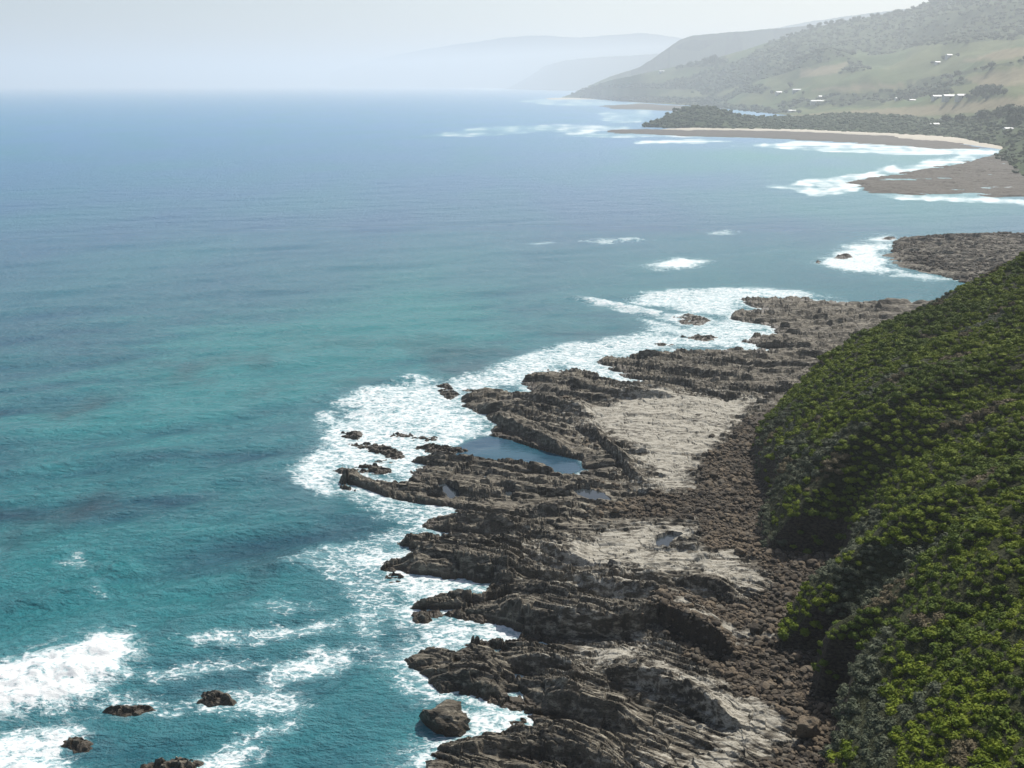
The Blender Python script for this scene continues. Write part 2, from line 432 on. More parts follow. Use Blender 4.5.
FOAM = [
 ([(-40,672),(0,665),(30,655),(70,643),(105,634),(130,640),(136,655),(125,672),(95,690),(60,705),(25,712),(-40,730)], 1.0),
 ([(-40,742),(0,735),(40,728),(70,720),(85,722),(82,745),(60,757),(70,772),(-40,790)], 0.93),
 ([(98,703),(110,695),(135,692),(160,700),(185,712),(160,719),(120,719),(100,712)], 0.72),
 ([(186,700),(200,688),(240,690),(298,689),(309,704),(300,722),(285,736),(248,744),(252,736),(282,721),(250,713),(205,710)], 0.72),
 ([(200,765),(240,750),(262,745),(263,752),(235,766)], 0.85),
 ([(180,637),(210,630),(250,632),(300,626),(352,612),(346,630),(300,641),(240,644),(200,644)], 0.66),
 ([(130,672),(180,665),(220,657),(272,659),(250,673),(200,677),(150,681)], 0.62),
 ([(263,674),(290,655),(320,645),(347,650),(350,660),(330,672),(290,681),(270,682)], 0.76),
 ([(245,606),(275,600),(300,606),(330,598),(320,612),(280,614)], 0.52),
 ([(285,560),(320,545),(380,538),(405,520),(450,512),(480,580),(400,600),(385,640),(425,680),(412,705),(375,668),(345,640),(350,600),(320,575)], 0.58),
 ([(340,560),(400,545),(440,560),(490,585),(480,602),(430,612),(395,600),(385,578)], 0.82),
 ([(400,640),(440,622),(500,624),(528,636),(500,645),(450,652),(420,655)], 0.80),
 ([(455,712),(490,703),(535,712),(535,738),(490,742),(462,738)], 0.86),
 ([(282,468),(308,455),(325,440),(314,420),(325,412),(347,420),(352,410),(330,402),(360,390),(400,385),(410,376),(430,377),(442,390),(460,400),(482,415),
   (486,438),(452,447),(412,468),(412,482),(350,468),(335,480),(350,498),(322,494),(298,482)], 0.80),
 ([(335,485),(400,500),(450,505),(455,520),(420,530),(380,520),(345,500)], 0.62),
 ([(440,387),(480,370),(520,355),(560,344),(600,339),(640,332),(690,336),(740,318),(765,328),(800,340),(760,352),(720,347),(680,347),(650,352),(612,358),
   (640,384),(612,386),(560,368),(520,384),(480,388),(460,396)], 0.76),
 ([(625,299),(650,292),(700,289),(760,287),(800,290),(832,298),(790,298),(742,300),(735,318),(700,313),(660,308),(640,305)], 0.78),
 ([(640,318),(690,326),(735,318),(770,326),(770,345),(690,345),(655,330)], 0.72),
 ([(576,298),(596,299),(640,309),(684,317),(700,322),(668,321),(630,313),(590,303)], 0.85),
 ([(648,266),(678,258),(706,261),(692,267),(660,270)], 0.98),
 ([(818,263),(850,245),(888,235),(895,240),(882,252),(892,272),(850,273)], 0.86),
 ([(885,262),(910,272),(960,280),(930,282),(895,276)], 0.70),
 ([(772,187),(800,180),(850,175),(900,165),(960,155),(992,151),(990,158),(930,169),(872,179),(862,191),(820,198),(790,190)], 0.84),
 ([(875,194),(940,195),(1000,197),(1040,201),(1040,206),(940,201),(888,200)], 0.86),
 ([(850,184),(900,172),(985,156),(1040,150),(1040,199),(900,197)], 0.62), ([(600,132),(800,134),(990,149),(990,153),(800,139),(640,137)], 0.66),
 ([(636,141),(700,138.5),(732,141),(700,143.5),(640,144)], 0.90),
 ([(738,146),(800,141),(840,143),(885,140),(920,146),(1000,150),(996,155),(900,155),(800,150)], 0.93),
 ([(425,136),(480,127),(560,124),(640,127),(628,134),(540,132),(480,137)], 0.66),
 ([(520,101),(560,97),(600,98.5),(650,100),(640,104),(590,107),(540,105)], 0.62),
 ([(455,88.2),(500,86.8),(535,87.5),(532,90),(490,91)], 0.72),
 ([(700,232),(728,230),(748,232),(722,236)], 0.66), ([(582,241),(636,237),(648,240),(604,244)], 0.66), ([(522,243),(550,241),(560,243),(535,245)], 0.5),
 ([(60,562),(80,556),(104,566),(104,596),(92,594),(88,575)], 0.48), ([(560,128),(640,131),(640,138),(560,137)], 0.66),
 ([(600,112),(650,107),(660,112),(640,122),(600,124)], 0.6)]
foam = np.zeros(SX.shape)
eros = fbm(SX * 0.11, SY * 0.11, 4, 101) + 0.6 * fbm(SX * 0.5, SY * 0.5, 3, 102)
erop = fbm(PX * 0.05, PY * 0.2, 3, 103)
for pts, st in FOAM:
    P = np.array(pts, float)
    b0, b1 = P.min(0) - 14, P.max(0) + 14
    r = (PX > b0[0]) & (PX < b1[0]) & (PY > b0[1]) & (PY < b1[1])
    if not r.any(): continue
    G = gpoly(pts)
    w = mpp[r] * 5 + 0.8
    q = sdist(SX[r], SY[r], G) / w
    foam[r] = np.maximum(foam[r], st * sstep(-1.8, 1.5, q + 2.4 * np.where(dist[r] < 500, eros[r], erop[r])))
shn = fbm(SX * 0.06, SY * 0.06, 3, 104)
surf = np.exp(-np.clip(-shore_d - 0.5, 0, 99) / (2.2 + 2.5 * np.clip(shn + 0.3, 0, 1))) * 0.74
surf = np.where(SY < 500, surf, 0)
lag = np.zeros(SX.shape); lag[sel] = sstep(-1.0, 1.0, sdist(SX[sel], SY[sel], LAGOON))
foam = np.maximum(foam, surf) * (1 - lag)
# foam drifting wide around the breakers
halo = np.zeros(SX.shape)
for pts, st in FOAM[:22]:
    P = np.array(pts, float); b0, b1 = P.min(0) - 60, P.max(0) + 60
    r = (PX > b0[0]) & (PX < b1[0]) & (PY > b0[1]) & (PY < b1[1])
    q = sdist(SX[r], SY[r], gpoly(pts)) / (mpp[r] * 30 + 4)
    halo[r] = np.maximum(halo[r], st * sstep(-1, 0.3, q))
halo = np.maximum(halo, np.where(SY < 500, 0.9 * np.exp(-np.clip(-shore_d, 0, 99) / 9), 0)) * (1 - lag)
# waves
damp = sstep(2, 14, -shore_d) * (1 - lag)
ws = np.zeros(SX.shape)
wxx = SX + 6 * fbm(SX * 0.02, SY * 0.02, 2, 111); wyy = SY + 6 * fbm(SX * 0.02, SY * 0.02, 2, 112)
for lam, ang, a, sdn in ((34, -62, 0.42, 1), (21, -75, 0.26, 2), (13, -48, 0.15, 3), (8, -85, 0.13, 4), (5.2, -55, 0.085, 5), (3.1, -78, 0.05, 6), (2.1, -40, 0.03, 7)):
    kx, ky = math.cos(R(ang)), math.sin(R(ang))
    am = np.clip(0.55 + 0.9 * noise(SX / (lam * 1.7) + sdn * 5, SY / (lam * 1.6), 120 + sdn), 0, 1.5)
    ph = 2 * math.pi * (wxx * kx + wyy * ky) / lam + sdn
    cut = sstep(lam / 2.2, lam / 5, mpp * np.maximum(dist / CAM_H, 1))       # too short for the mesh there
    am = am * (0.60 + 0.40 * sstep(420, 140, dist))
    ws += a * am * (np.sin(ph) + 0.28 * np.cos(2 * ph)) * cut
SZ = ws * (0.25 + 0.75 * damp) * sstep(-0.5, 3, -shore_d)
big = np.zeros(SX.shape)
b = sdist(SX, SY, gpoly(FOAM[0][0]))
SZ += 1.1 * sstep(-2, 5, b) * (0.7 + 0.8 * fbm(SX * 0.3, SY * 0.3, 3, 131))
for i in (1, 13, 16, 18, 19):
    b = sdist(SX, SY, gpoly(FOAM[i][0]))
    SZ += 0.45 * sstep(-1, 3, b) * (0.6 + 0.9 * fbm(SX * 0.4, SY * 0.4, 3, 132)) * damp
SZ += 0.06 * foam * fbm(SX * 0.9, SY * 0.9, 3, 133) * sstep(420, 200, dist)
for pts, a, w in (([(-60,616),(0,608),(50,598),(92,584),(118,566)], 1.3, 3.2), ([(578,298),(610,303),(650,312),(680,318)], 1.0, 3.0), ([(250,575),(300,560),(330,540)], 0.6, 3.0),
                  ([(0,470),(90,455),(180,452)], 0.6, 5.0), ([(60,520),(160,500),(260,498)], 0.5, 4.5), ([(330,398),(370,386),(415,378)], 0.8, 2.5)):
    d, _ = seg_dist(SX, SY, gpoly(pts), closed=False)
    SZ += a * np.exp(-(d / w) ** 2) * (0.75 + 0.5 * eros)
# water tint (turquoise over sand, light through wave crests painted in) and dark weedy reef under water
shal = sstep(330, 30, -shore_d) * sstep(900, 250, dist)
tq = np.zeros(SX.shape)
for pts, rad in (([(760,168),(900,150),(1000,150),(1024,222),(900,225),(760,215)], 60), ([(640,152),(760,146),(900,152),(800,170),(660,172)], 90),
                 ([(60,420),(250,330),(420,300),(560,330),(450,360),(330,380),(200,420),(60,450)], 34), ([(0,540),(120,560),(230,590),(200,650),(0,640)], 12)):
    q = sdist(SX, SY, gpoly(pts))
    tq = np.maximum(tq, sstep(-rad, rad, q))
foam = np.where(dist > 500, np.clip(foam * (0.86 + 0.7 * erop), 0, 0.84), foam)
pn = fbm(SX * 0.012, SY * 0.006, 4, 141); pn2 = fbm(SX * 0.035, SY * 0.022, 4, 142)
teal = np.clip(0.46 * shal + 0.60 * tq + 0.48 * pn + 0.55 * np.clip(ws, -0.6, 0.6) * sstep(450, 250, dist) + 0.5 * fbm(SX * 0.05 - SY * 0.02, SY * 0.10, 3, 144) * sstep(420, 250, dist) + 0.13, 0, 1) * (0.78 + 0.22 * sstep(120, 260, dist))  # wave height greens the crests: light passing through them, put into the colour
reef = np.clip(sstep(-0.02, 0.34, pn2 + 0.35 * noise(SX * 0.008, SY * 0.005, 143)) * sstep(330, 230, dist) * sstep(220, 30, -shore_d - 8), 0, 1)
calm = np.maximum(lag, 0)
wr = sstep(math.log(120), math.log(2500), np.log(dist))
V = np.stack([SX, SY, SZ], -1).reshape(-1, 3)
F = grid_faces(*SX.shape)
att = {'foam': foam.ravel(), 'halo': halo.ravel(), 'teal': teal.ravel(), 'reef': reef.ravel(), 'calm': calm.ravel(), 'far': wr.ravel()}

def sea_material():
    k = NT('sea_water')
    foam_a, halo_a = k.attr('foam'), k.attr('halo')
    p = k.pos(); ps = k.pos((1.0, 1.6, 1.0), R(-20))
    n1 = k.noise(ps, 0.22, 6, 0.62, 0.8); n2 = k.noise(ps, 1.5, 5, 0.62, 0.6)
    lace = k.math('SUBTRACT', 1.0, k.math('ABSOLUTE', k.math('MULTIPLY', k.math('SUBTRACT', n1, 0.5), 5.0)))
    wp = k.new('ShaderNodeVectorMath', operation='MULTIPLY_ADD')
    wn_ = k.new('ShaderNodeTexNoise'); wn_.inputs['Scale'].default_value = 0.35; wn_.inputs['Detail'].default_value = 3
    k.t.links.new(ps, wn_.inputs['Vector']); k.t.links.new(wn_.outputs['Color'], wp.inputs[0])
    wp.inputs[1].default_value = (3.5, 3.5, 0); k.t.links.new(ps, wp.inputs[2])
    ve = k.voro(wp.outputs[0], 0.42, 'DISTANCE_TO_EDGE'); ve2 = k.voro(wp.outputs[0], 1.3, 'DISTANCE_TO_EDGE')
    v = k.math('ADD', k.ss(ve, 0.16, 0.0), k.math('MULTIPLY', k.ss(ve2, 0.16, 0.0), 0.6))
    tex = k.math('ADD', k.math('MULTIPLY', lace, 0.24), k.math('ADD', k.math('MULTIPLY', n2, 0.70), k.math('MULTIPLY', v, 0.13)))
    tex = k.math('DIVIDE', k.math('SUBTRACT', tex, 0.35), 0.5)
    nf = k.math('ADD', k.math('MULTIPLY', k.noise(k.pos((0.55, 1.2, 1.0), R(-6)), 0.03, 6, 0.65, 0.6), 0.55), k.math('MULTIPLY', k.noise(k.pos((0.8, 1.0, 1.0), R(-6)), 0.0085, 5, 0.6), 0.45))
    nf = k.math('DIVIDE', k.math('SUBTRACT', nf, 0.36), 0.28)
    fk = k.ss(k.attr('far'), 0.42, 0.75)
    tex = k.math('ADD', k.math('MULTIPLY', tex, k.math('SUBTRACT', 1.0, k.math('MULTIPLY', fk, 0.75))), k.math('MULTIPLY', nf, k.math('MULTIPLY', fk, 0.75)))
    lim = k.math('SUBTRACT', 1.17, k.math('MULTIPLY', foam_a, 1.07))
    f = k.ss(k.math('SUBTRACT', tex, lim), -0.16, 0.46)
    # thin drifting streaks in the halo
    st = k.math('SUBTRACT', 1.0, k.math('ABSOLUTE', k.math('MULTIPLY', k.math('SUBTRACT', k.noise(ps, 0.12, 7, 0.66, 1.5), 0.5), 9.0)))
    stf = k.math('MULTIPLY', k.ss(k.math('MULTIPLY', st, halo_a), 0.42, 0.95), k.math('MULTIPLY', n2, 0.9))
    f = k.math('MAXIMUM', f, stf)
    # sparse whitecaps out at sea
    wc = k.noise(k.pos((0.6, 1.3, 1), R(-15)), 0.085, 5, 0.6)
    wcf = k.math('MULTIPLY', k.ss(wc, 0.745, 0.80), k.ss(n2, 0.45, 0.62))
    f = k.math('MAXIMUM', f, k.math('MULTIPLY', wcf, 0.8))
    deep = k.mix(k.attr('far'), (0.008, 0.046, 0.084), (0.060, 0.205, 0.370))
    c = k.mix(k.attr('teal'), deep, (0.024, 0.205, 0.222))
    c = k.mix(k.math('MULTIPLY', k.attr('reef'), 0.75), c, (0.016, 0.042, 0.066))
    c = k.mix(k.math('MULTIPLY', halo_a, 0.42), c, (0.085, 0.25, 0.29))
    c = k.mix(k.math('MULTIPLY', k.ss(foam_a, 0.15, 0.9), 0.75), c, (0.20, 0.40, 0.44))
    c = k.mix(k.math('MULTIPLY', k.attr('calm'), 0.8), c, (0.020, 0.050, 0.085))
    c = k.mix(f, c, (0.64, 0.66, 0.66))
    w0 = k.noise(k.pos((0.8, 1.5, 1.0), R(-18)), 0.075, 4, 0.6); w1 = k.noise(k.pos((1.0, 1.7, 1.0), R(-25)), 0.42, 6, 0.62); w2 = k.noise(k.pos((1.0, 1.5, 1.0), R(15)), 1.6, 4, 0.6)
    hgt = k.math('ADD', k.math('ADD', k.math('MULTIPLY', w1, 1.3), k.math('MULTIPLY', w0, 1.6)), k.math('MULTIPLY', w2, 0.34))
    hgt = k.math('ADD', hgt, k.math('MULTIPLY', k.math('MULTIPLY', f, tex), 0.07))
    n = k.bump(hgt, k.math('MULTIPLY', k.ss(k.attr('calm'), 0, 1, 0.85, 0.06), k.ss(f, 0.0, 0.8, 1.0, 0.25)), 1.5)
    rough = k.mix(f, k.mix(k.attr('far'), (0.13, 0.13, 0.13), (0.42, 0.42, 0.42)), (0.8, 0.8, 0.8))
    k.done(c, rough, n, 0.5)
    k.p.inputs['IOR'].default_value = 1.333
    return k.m
M['sea'] = sea_material()
fm = foam.ravel()[F].mean(1)
vis = fm > 0.56
for nm, m_ in (('sea', ~vis), ('sea_foam', vis)):
    v_, f_, a_ = compact(V, F[m_], att)
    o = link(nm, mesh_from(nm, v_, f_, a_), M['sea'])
    if nm == 'sea': tag(o, 'blue-green ocean stretching to the hazy horizon', 'sea', kind='structure')
    else: tag(o, 'white broken surf washing around the rocks and reefs', 'sea foam', kind='stuff')

# ------------------------------------------------------------------ rock shelf
rr = np.concatenate([np.arange(284, 400, 0.75), np.arange(400, 800, 0.85), np.arange(800, 880, 4)])
cc = np.concatenate([np.arange(322, 880, 0.9), np.linspace(882, 1080, 40)])
QX, QY = np.meshgrid(cc, rr)
KX, KY = ground(QX, QY, 1.0)
KH, kp, kc, kw, ks = shelf_height(KX, KY)
V = np.stack([KX, KY, KH], -1).reshape(-1, 3); F = grid_faces(*KX.shape)
att = {'pale': kp.ravel(), 'cobble': kc.ravel(), 'wet': kw.ravel()}
keep = (KH.ravel()[F].max(1) > -1.6)
v_, f_, a_ = compact(V, F[keep], att)
shelf = link('rock_shelf', mesh_from('rock_shelf', v_, f_, a_, smooth=False), M['rock'])
tag(shelf, 'wide shelf of broken brown rock ledges along the water', 'rock shelf', kind='structure')

def pool_material():
    k = NT('tide_pool_water')
    n = k.bump(k.noise(k.pos(), 1.2, 3), 0.05, 0.3)
    k.done((0.030, 0.038, 0.045), 0.08, n, 0.5); k.p.inputs['IOR'].default_value = 1.333
    return k.m
M['pool'] = pool_material()
for P, z in POOLS:
    c = P.mean(0); P2 = c + (P - c) * 1.25
    me = bpy.data.meshes.new('tide_pool')
    me.from_pydata([(x, y, z) for x, y in P2], [], [list(range(len(P2)))]); me.update()
    tag(link('tide_pool', me, M['pool']), 'still tide pool in a hollow of the rock shelf', 'tide pool', kind='structure')

def sample_grid(Xg, Yg, Zg):
    pass

# ------------------------------------------------------------------ hill and its shrubs
def hill_material():
    k = NT('hill_soil')
    a = k.noise(k.pos(), 0.35, 5); b_ = k.noise(k.pos((1, 1, 2)), 2.2, 5)
    veg = k.mix(k.ss(b_, 0.35, 0.65), (0.018, 0.022, 0.008), (0.038, 0.042, 0.016))
    soil = k.mix(k.ss(b_, 0.35, 0.65), (0.022, 0.019, 0.015), (0.062, 0.052, 0.038))
    c = k.mix(k.ss(k.math('ADD', k.attr('bare'), k.math('MULTIPLY', k.math('SUBTRACT', a, 0.5), 0.6)), 0.4, 0.6), veg, soil)
    return k.done(c, 0.95, k.bump(k.math('ADD', b_, a), 0.8, 0.6), 0.2)
M['hill'] = hill_material()
hr = np.concatenate([np.arange(25, 60, 0.8), np.arange(60, 215, 0.45), np.arange(215, 300, 4)])
hc = np.concatenate([np.arange(20, 130, 0.5), np.arange(130, 300, 4)])
HX, HY = np.meshgrid(hc, hr)
HZ, hs = hill_height(HX, HY)
V = np.stack([HX, HY, HZ], -1).reshape(-1, 3); F = grid_faces(*HX.shape)
gz = np.gradient(HZ, axis=1) / np.maximum(np.gradient(HX, axis=1), 1e-6); gy = np.gradient(HZ, axis=0) / np.maximum(np.gradient(HY, axis=0), 1e-6)
steep = np.hypot(gz, gy)
bare = sstep(1.5, 2.4, steep) + sstep(2.5, 0.5, hs)
keep = (hs.ravel()[F].max(1) > -1.5)
v_, f_, a_ = compact(V, F[keep], {'bare': np.clip(bare, 0, 1).ravel()})
hill = link('hillside', mesh_from('hillside', v_, f_, a_), M['hill'])
tag(hill, 'steep coastal hillside dropping to the rock shelf', 'hillside', kind='structure')

def leaf_material(name, c1, c2):
    k = NT(name)
    oi = k.new('ShaderNodeObjectInfo')
    a = k.noise(k.pos(), 0.9, 3); b_ = k.noise(k.pos(), 5.0, 3)
    c = k.mix(k.ss(a, 0.35, 0.65), c1, c2)
    c = k.mix(k.ss(b_, 0.55, 0.75, 0, 0.5), c, tuple(min(1, v * 1.7) for v in c2))
    k.done(c, 0.7, None, 0.1)
    return k.m
M['leaf_bright'] = leaf_material('bright_leaves', (0.078, 0.116, 0.006), (0.138, 0.172, 0.012))
M['leaf_green'] = leaf_material('green_leaves', (0.052, 0.086, 0.009), (0.098, 0.132, 0.014))
M['leaf_grey'] = leaf_material('grey_leaves', (0.060, 0.074, 0.044), (0.100, 0.112, 0.072))
M['leaf_dry'] = leaf_material('dry_leaves', (0.095, 0.080, 0.045), (0.150, 0.125, 0.075))

def ico(sub):
    import bmesh
    bm = bmesh.new(); bmesh.ops.create_icosphere(bm, subdivisions=sub, radius=1.0)
    V = np.array([v.co[:] for v in bm.verts]); F = np.array([[v.index for v in f.verts] for f in bm.faces]); bm.free()
    return V, F

def shrub_shape(seed, n=230, spiky=0.0):
    """a low dome of leaf clumps: several lobes, every face a small folded spray"""
    g = np.random.default_rng(seed)
    lobes = [(np.array([0, 0, 0.30]), 0.62)]
    for i in range(6):
        a = g.uniform(0, 6.28); r = g.uniform(0.25, 0.6)
        lobes.append((np.array([r * math.cos(a), r * math.sin(a), g.uniform(0.1, 0.55)]), g.uniform(0.26, 0.46)))
    Vs, Fs = [], []
    V0, F0 = ico(1)
    for c, r in lobes:
        q = V0 * r * 0.86 * (1 + 0.18 * g.standard_normal((len(V0), 1))) + c
        Fs.append(F0 + sum(len(v) for v in Vs)); Vs.append(q)
    wt = np.array([r * r for _, r in lobes]); wt /= wt.sum()
    pick = g.choice(len(lobes), n, p=wt)
    C = np.array([lobes[i][0] for i in pick]); RR = np.array([lobes[i][1] for i in pick])
    D = g.standard_normal((n, 3)); D[:, 2] = np.abs(D[:, 2]) * 0.9 - 0.1 ; D /= np.linalg.norm(D, axis=1, keepdims=True)
    P = C + D * (RR * g.uniform(0.85, 1.12 + spiky, n))[:, None]
    T = np.cross(D, g.standard_normal((n, 3))); T /= np.linalg.norm(T, axis=1, keepdims=True)
    N2 = D * 0.75 + g.standard_normal((n, 3)) * 0.45; N2 /= np.linalg.norm(N2, axis=1, keepdims=True)
    B = np.cross(N2, T); B /= np.linalg.norm(B, axis=1, keepdims=True)
    s = g.uniform(0.07, 0.15, n)[:, None]
    base = sum(len(v) for v in Vs)
    a = P + T * s; b2 = P + B * s * 0.8 + N2 * s * 0.3; c2 = P - T * s; d2 = P - B * s * 0.8 + N2 * s * 0.3
    Vs.append(np.stack([a, b2, c2, d2], 1).reshape(-1, 3))
    q = np.arange(n)[:, None] * 4 + base
    Fs += [np.concatenate([q, q + 1, q + 2], 1), np.concatenate([q, q + 2, q + 3], 1)]
    V = np.concatenate(Vs); F = np.concatenate(Fs)
    V[:, 2] *= 0.85
    return V, F
SHAPES = [shrub_shape(100 + i, 240, 0.1 * (i % 3)) for i in range(6)]
SHRUB_ME = {}
for kind in ('bright', 'green', 'grey', 'dry'):
    for i, (v, f) in enumerate(SHAPES):
        me = mesh_from('shrub_' + kind, v, f, smooth=False); me.materials.append(M['leaf_' + kind]); SHRUB_ME[kind, i] = me

pts = []
N = 14000
x = rng.uniform(28, 125, N * 4); y = rng.uniform(32, 212, N * 4)
z, s = hill_height(x, y)
okm = (s > 0.4) & (z > 2.0)
x, y, z, s = x[okm], y[okm], z[okm], s[okm]
# in the picture, or a little beside it
vx = x; depth = y * math.cos(PITCH) + (CAM_H - z) * math.sin(PITCH)
ppx = 512 + FPX * x / depth; ppy = 384 + FPX * ((CAM_H - z) * math.cos(PITCH) - y * math.sin(PITCH)) / depth
okm = (ppx < 1130) & (ppy < 880) & (depth > 30)
x, y, z, s, depth, ppx, ppy = (a[okm] for a in (x, y, z, s, depth, ppx, ppy))
rad = rng.uniform(0.55, 1.3, len(x)) * (1 + 0.35 * noise(x * 0.09, y * 0.09, 201))
# thin out where too close
gridd = {}
kept = []
for i in range(len(x)):
    k0 = (int(x[i] // 1.5), int(y[i] // 1.5)); good = True
    for a in (-1, 0, 1):
        for b2 in (-1, 0, 1):
            for j in gridd.get((k0[0] + a, k0[1] + b2), ()):
                if (x[i] - x[j]) ** 2 + (y[i] - y[j]) ** 2 < (0.40 * (rad[i] + rad[j])) ** 2: good = False
    if good:
        gridd.setdefault(k0, []).append(i); kept.append(i)
kept = np.array(kept)
x, y, z, s, depth, ppx, ppy, rad = (a[kept] for a in (x, y, z, s, depth, ppx, ppy, rad))
kn = noise(x * 0.06, y * 0.06, 202) + 0.5 * noise(x * 0.3, y * 0.3, 203)
gn = noise(x * 0.1 + 40, y * 0.1, 204)
kinds = np.where(kn > -0.08, 'bright', 'green').astype(object)
kinds[(s < 8) & (gn > -0.05) & (y < 190)] = 'grey'
kinds[(gn > 0.5)] = 'grey'
kinds[(noise(x * 0.15, y * 0.15, 205) > 0.56)] = 'dry'
inview = (ppx < 1020) & (ppy < 765)
order = np.argsort(np.where(inview, -rad / depth, 1))
LAB = {'bright': 'bright yellow-green rounded shrub on the steep hillside', 'green': 'dark green bushy shrub on the steep hillside',
       'grey': 'pale grey-green saltbush on the steep hillside', 'dry': 'dry brownish shrub on the steep hillside'}
indiv = set(order[:300].tolist())
parts = {kk: ([], []) for kk in LAB}
cnt = {kk: 0 for kk in LAB}
for i in range(len(x)):
    kk = kinds[i]; j = int(rng.integers(6)); rz = rng.uniform(0, 6.28)
    sc = rad[i] * np.array([1, rng.uniform(0.85, 1.1), rng.uniform(0.7, 1.1)])
    lz = z[i] - 0.25
    if i in indiv:
        o = link('shrub', SHRUB_ME[kk, j], None, None, (x[i], y[i], lz)); o.rotation_euler.z = rz; o.scale = sc
        tag(o, LAB[kk], 'shrub', LAB[kk].split(' on ')[0] + 's on the hillside')
    else:
        v, f = SHAPES[j]
        w = v * sc; c_, s_ = math.cos(rz), math.sin(rz)
        w = np.stack([w[:, 0] * c_ - w[:, 1] * s_ + x[i], w[:, 0] * s_ + w[:, 1] * c_ + y[i], w[:, 2] + lz], 1)
        parts[kk][0].append(w.astype(np.float32)); parts[kk][1].append((f + cnt[kk]).astype(np.int32)); cnt[kk] += len(v)
allV, allF, mi, base = [], [], [], 0
mats = []
for q, kk in enumerate(LAB):
    if not parts[kk][0]: continue
    vv = np.concatenate(parts[kk][0]); ff = np.concatenate(parts[kk][1]) + base
    allV.append(vv); allF.append(ff); mi.append(np.full(len(ff), len(mats), np.int32)); base += len(vv); mats.append(M['leaf_' + kk])
me = mesh_from('scrub', np.concatenate(allV), np.concatenate(allF), smooth=False)
for m_ in mats: me.materials.append(m_)
me.polygons.foreach_set('material_index', np.concatenate(mi))
tag(link('scrub', me), 'dense low coastal scrub covering the steep hillside', 'scrub', kind='stuff')
print('shrubs', len(x), 'scrub faces', len(me.polygons))

# ------------------------------------------------------------------ boulders
def boulder_material():
    k = NT('boulder_rock')
    oi = k.new('ShaderNodeObjectInfo')
    a = k.noise(k.pos(), 0.45, 3); b_ = k.noise(k.pos(), 4.0, 5)
    r = k.math('ADD', k.math('MULTIPLY', oi.outputs['Random'], 0.0), k.attr('tone'))
    c = k.mix(k.ss(r, 0.0, 1.0), (0.040, 0.033, 0.025), (0.145, 0.113, 0.077))
    c = k.mix(k.ss(a, 0.5, 0.7, 0, 0.7), c, (0.13, 0.115, 0.092))
    c = k.mix(k.ss(b_, 0.5, 0.25), c, (0.040, 0.032, 0.025))
    return k.done(c, 0.9, k.bump(b_, 0.7, 0.12), 0.25)
M['boulder'] = boulder_material()
def boulder_shape(seed, sub=2, flat=0.7):
    g = np.random.default_rng(seed)
    V, F = ico(sub)
    V = V * (1 + 0.12 * g.standard_normal((len(V), 1)) * (1.0 if sub == 1 else 0.35))
    for i in range(9):                                   # broken faces
        d = g.standard_normal(3); d /= np.linalg.norm(d); lim = g.uniform(0.55, 0.9)
        t = V @ d; over = np.clip(t - lim, 0, None); V = V - over[:, None] * d * 0.95
    V = V * np.array([1.0, g.uniform(0.65, 0.95), flat * g.uniform(0.75, 1.1)])
    return V, F
BS = [boulder_shape(300 + i, 2) for i in range(8)]
BME = []
for v, f in BS:
    me = None
    row = []
    for tone in (0.0, 0.35, 0.7, 1.0):
        me = mesh_from('boulder', v, f, {'tone': np.full(len(v), tone)}, smooth=False); me.materials.append(M['boulder']); row.append(me)
    BME.append(row)
def project(x, y, z):
    dp = y * math.cos(PITCH) + (CAM_H - z) * math.sin(PITCH)
    return 512 + FPX * x / dp, 384 + FPX * ((CAM_H - z) * math.cos(PITCH) - y * math.sin(PITCH)) / dp, dp
N = 70000
bx0, by0 = COBBLE.min(0); bx1, by1 = COBBLE.max(0)
x = rng.uniform(bx0 - 3, bx1, N); y = rng.uniform(max(by0, 84), by1 + 3, N)
h, p_, c_, w_, s_ = shelf_height(x, y)
hz, hs_ = hill_height(x, y)
okm = (c_ > rng.uniform(0.1, 0.9, N)) & (hs_ < 1.0)
extra = (rng.uniform(0, 1, N) < 0.22 * sstep(-0.1, 0.4, noise(x * 0.09, y * 0.09, 46))) & (p_ < 0.4) & (s_ > 6) & (hs_ < 0)
okm |= extra
x, y, h = x[okm], y[okm], h[okm]
px, py, dp = project(x, y, h)
okm = (px < 960) & (py < 800)
x, y, h, dp, px, py = (a[okm] for a in (x, y, h, dp, px, py))
br = np.clip(rng.lognormal(math.log(0.24), 0.52, len(x)), 0.11, 0.95)
inv = (py < 764)
order = np.argsort(np.where(inv, -br / dp, 1))
indiv = set(order[:300].tolist())
VV, FF, TT, base = [], [], [], 0
BS1 = [boulder_shape(400 + i, 2) for i in range(8)]
for i in range(len(x)):
    j = int(rng.integers(8)); rz, tl = rng.uniform(0, 6.28), rng.normal(0, 0.25)
    t = float(np.clip(0.45 + 0.5 * noise(np.array([x[i] * 0.05]), np.array([y[i] * 0.05]), 401)[0] + rng.normal(0, 0.28), 0, 1))
    if i in indiv:
        o = link('boulder', BME[j][int(round(t * 3))], None, None, (x[i], y[i], h[i] + br[i] * 0.25)); o.rotation_euler = (tl, 0, rz); o.scale = (br[i],) * 3
        tag(o, 'rough brown boulder lying among the rubble below the hillside', 'boulder', 'boulders strewn below the hillside')
    else:
        v, f = BS1[j]
        w = v * br[i]; ca, sa = math.cos(rz), math.sin(rz); ct, st_ = math.cos(tl), math.sin(tl)
        w = np.stack([w[:, 0], w[:, 1] * ct - w[:, 2] * st_, w[:, 1] * st_ + w[:, 2] * ct], 1)
        VV.append(np.stack([w[:, 0] * ca - w[:, 1] * sa + x[i], w[:, 0] * sa + w[:, 1] * ca + y[i], w[:, 2] + h[i] + br[i] * 0.25], 1))
        FF.append(f + base); base += len(v); TT.append(np.full(len(v), t))
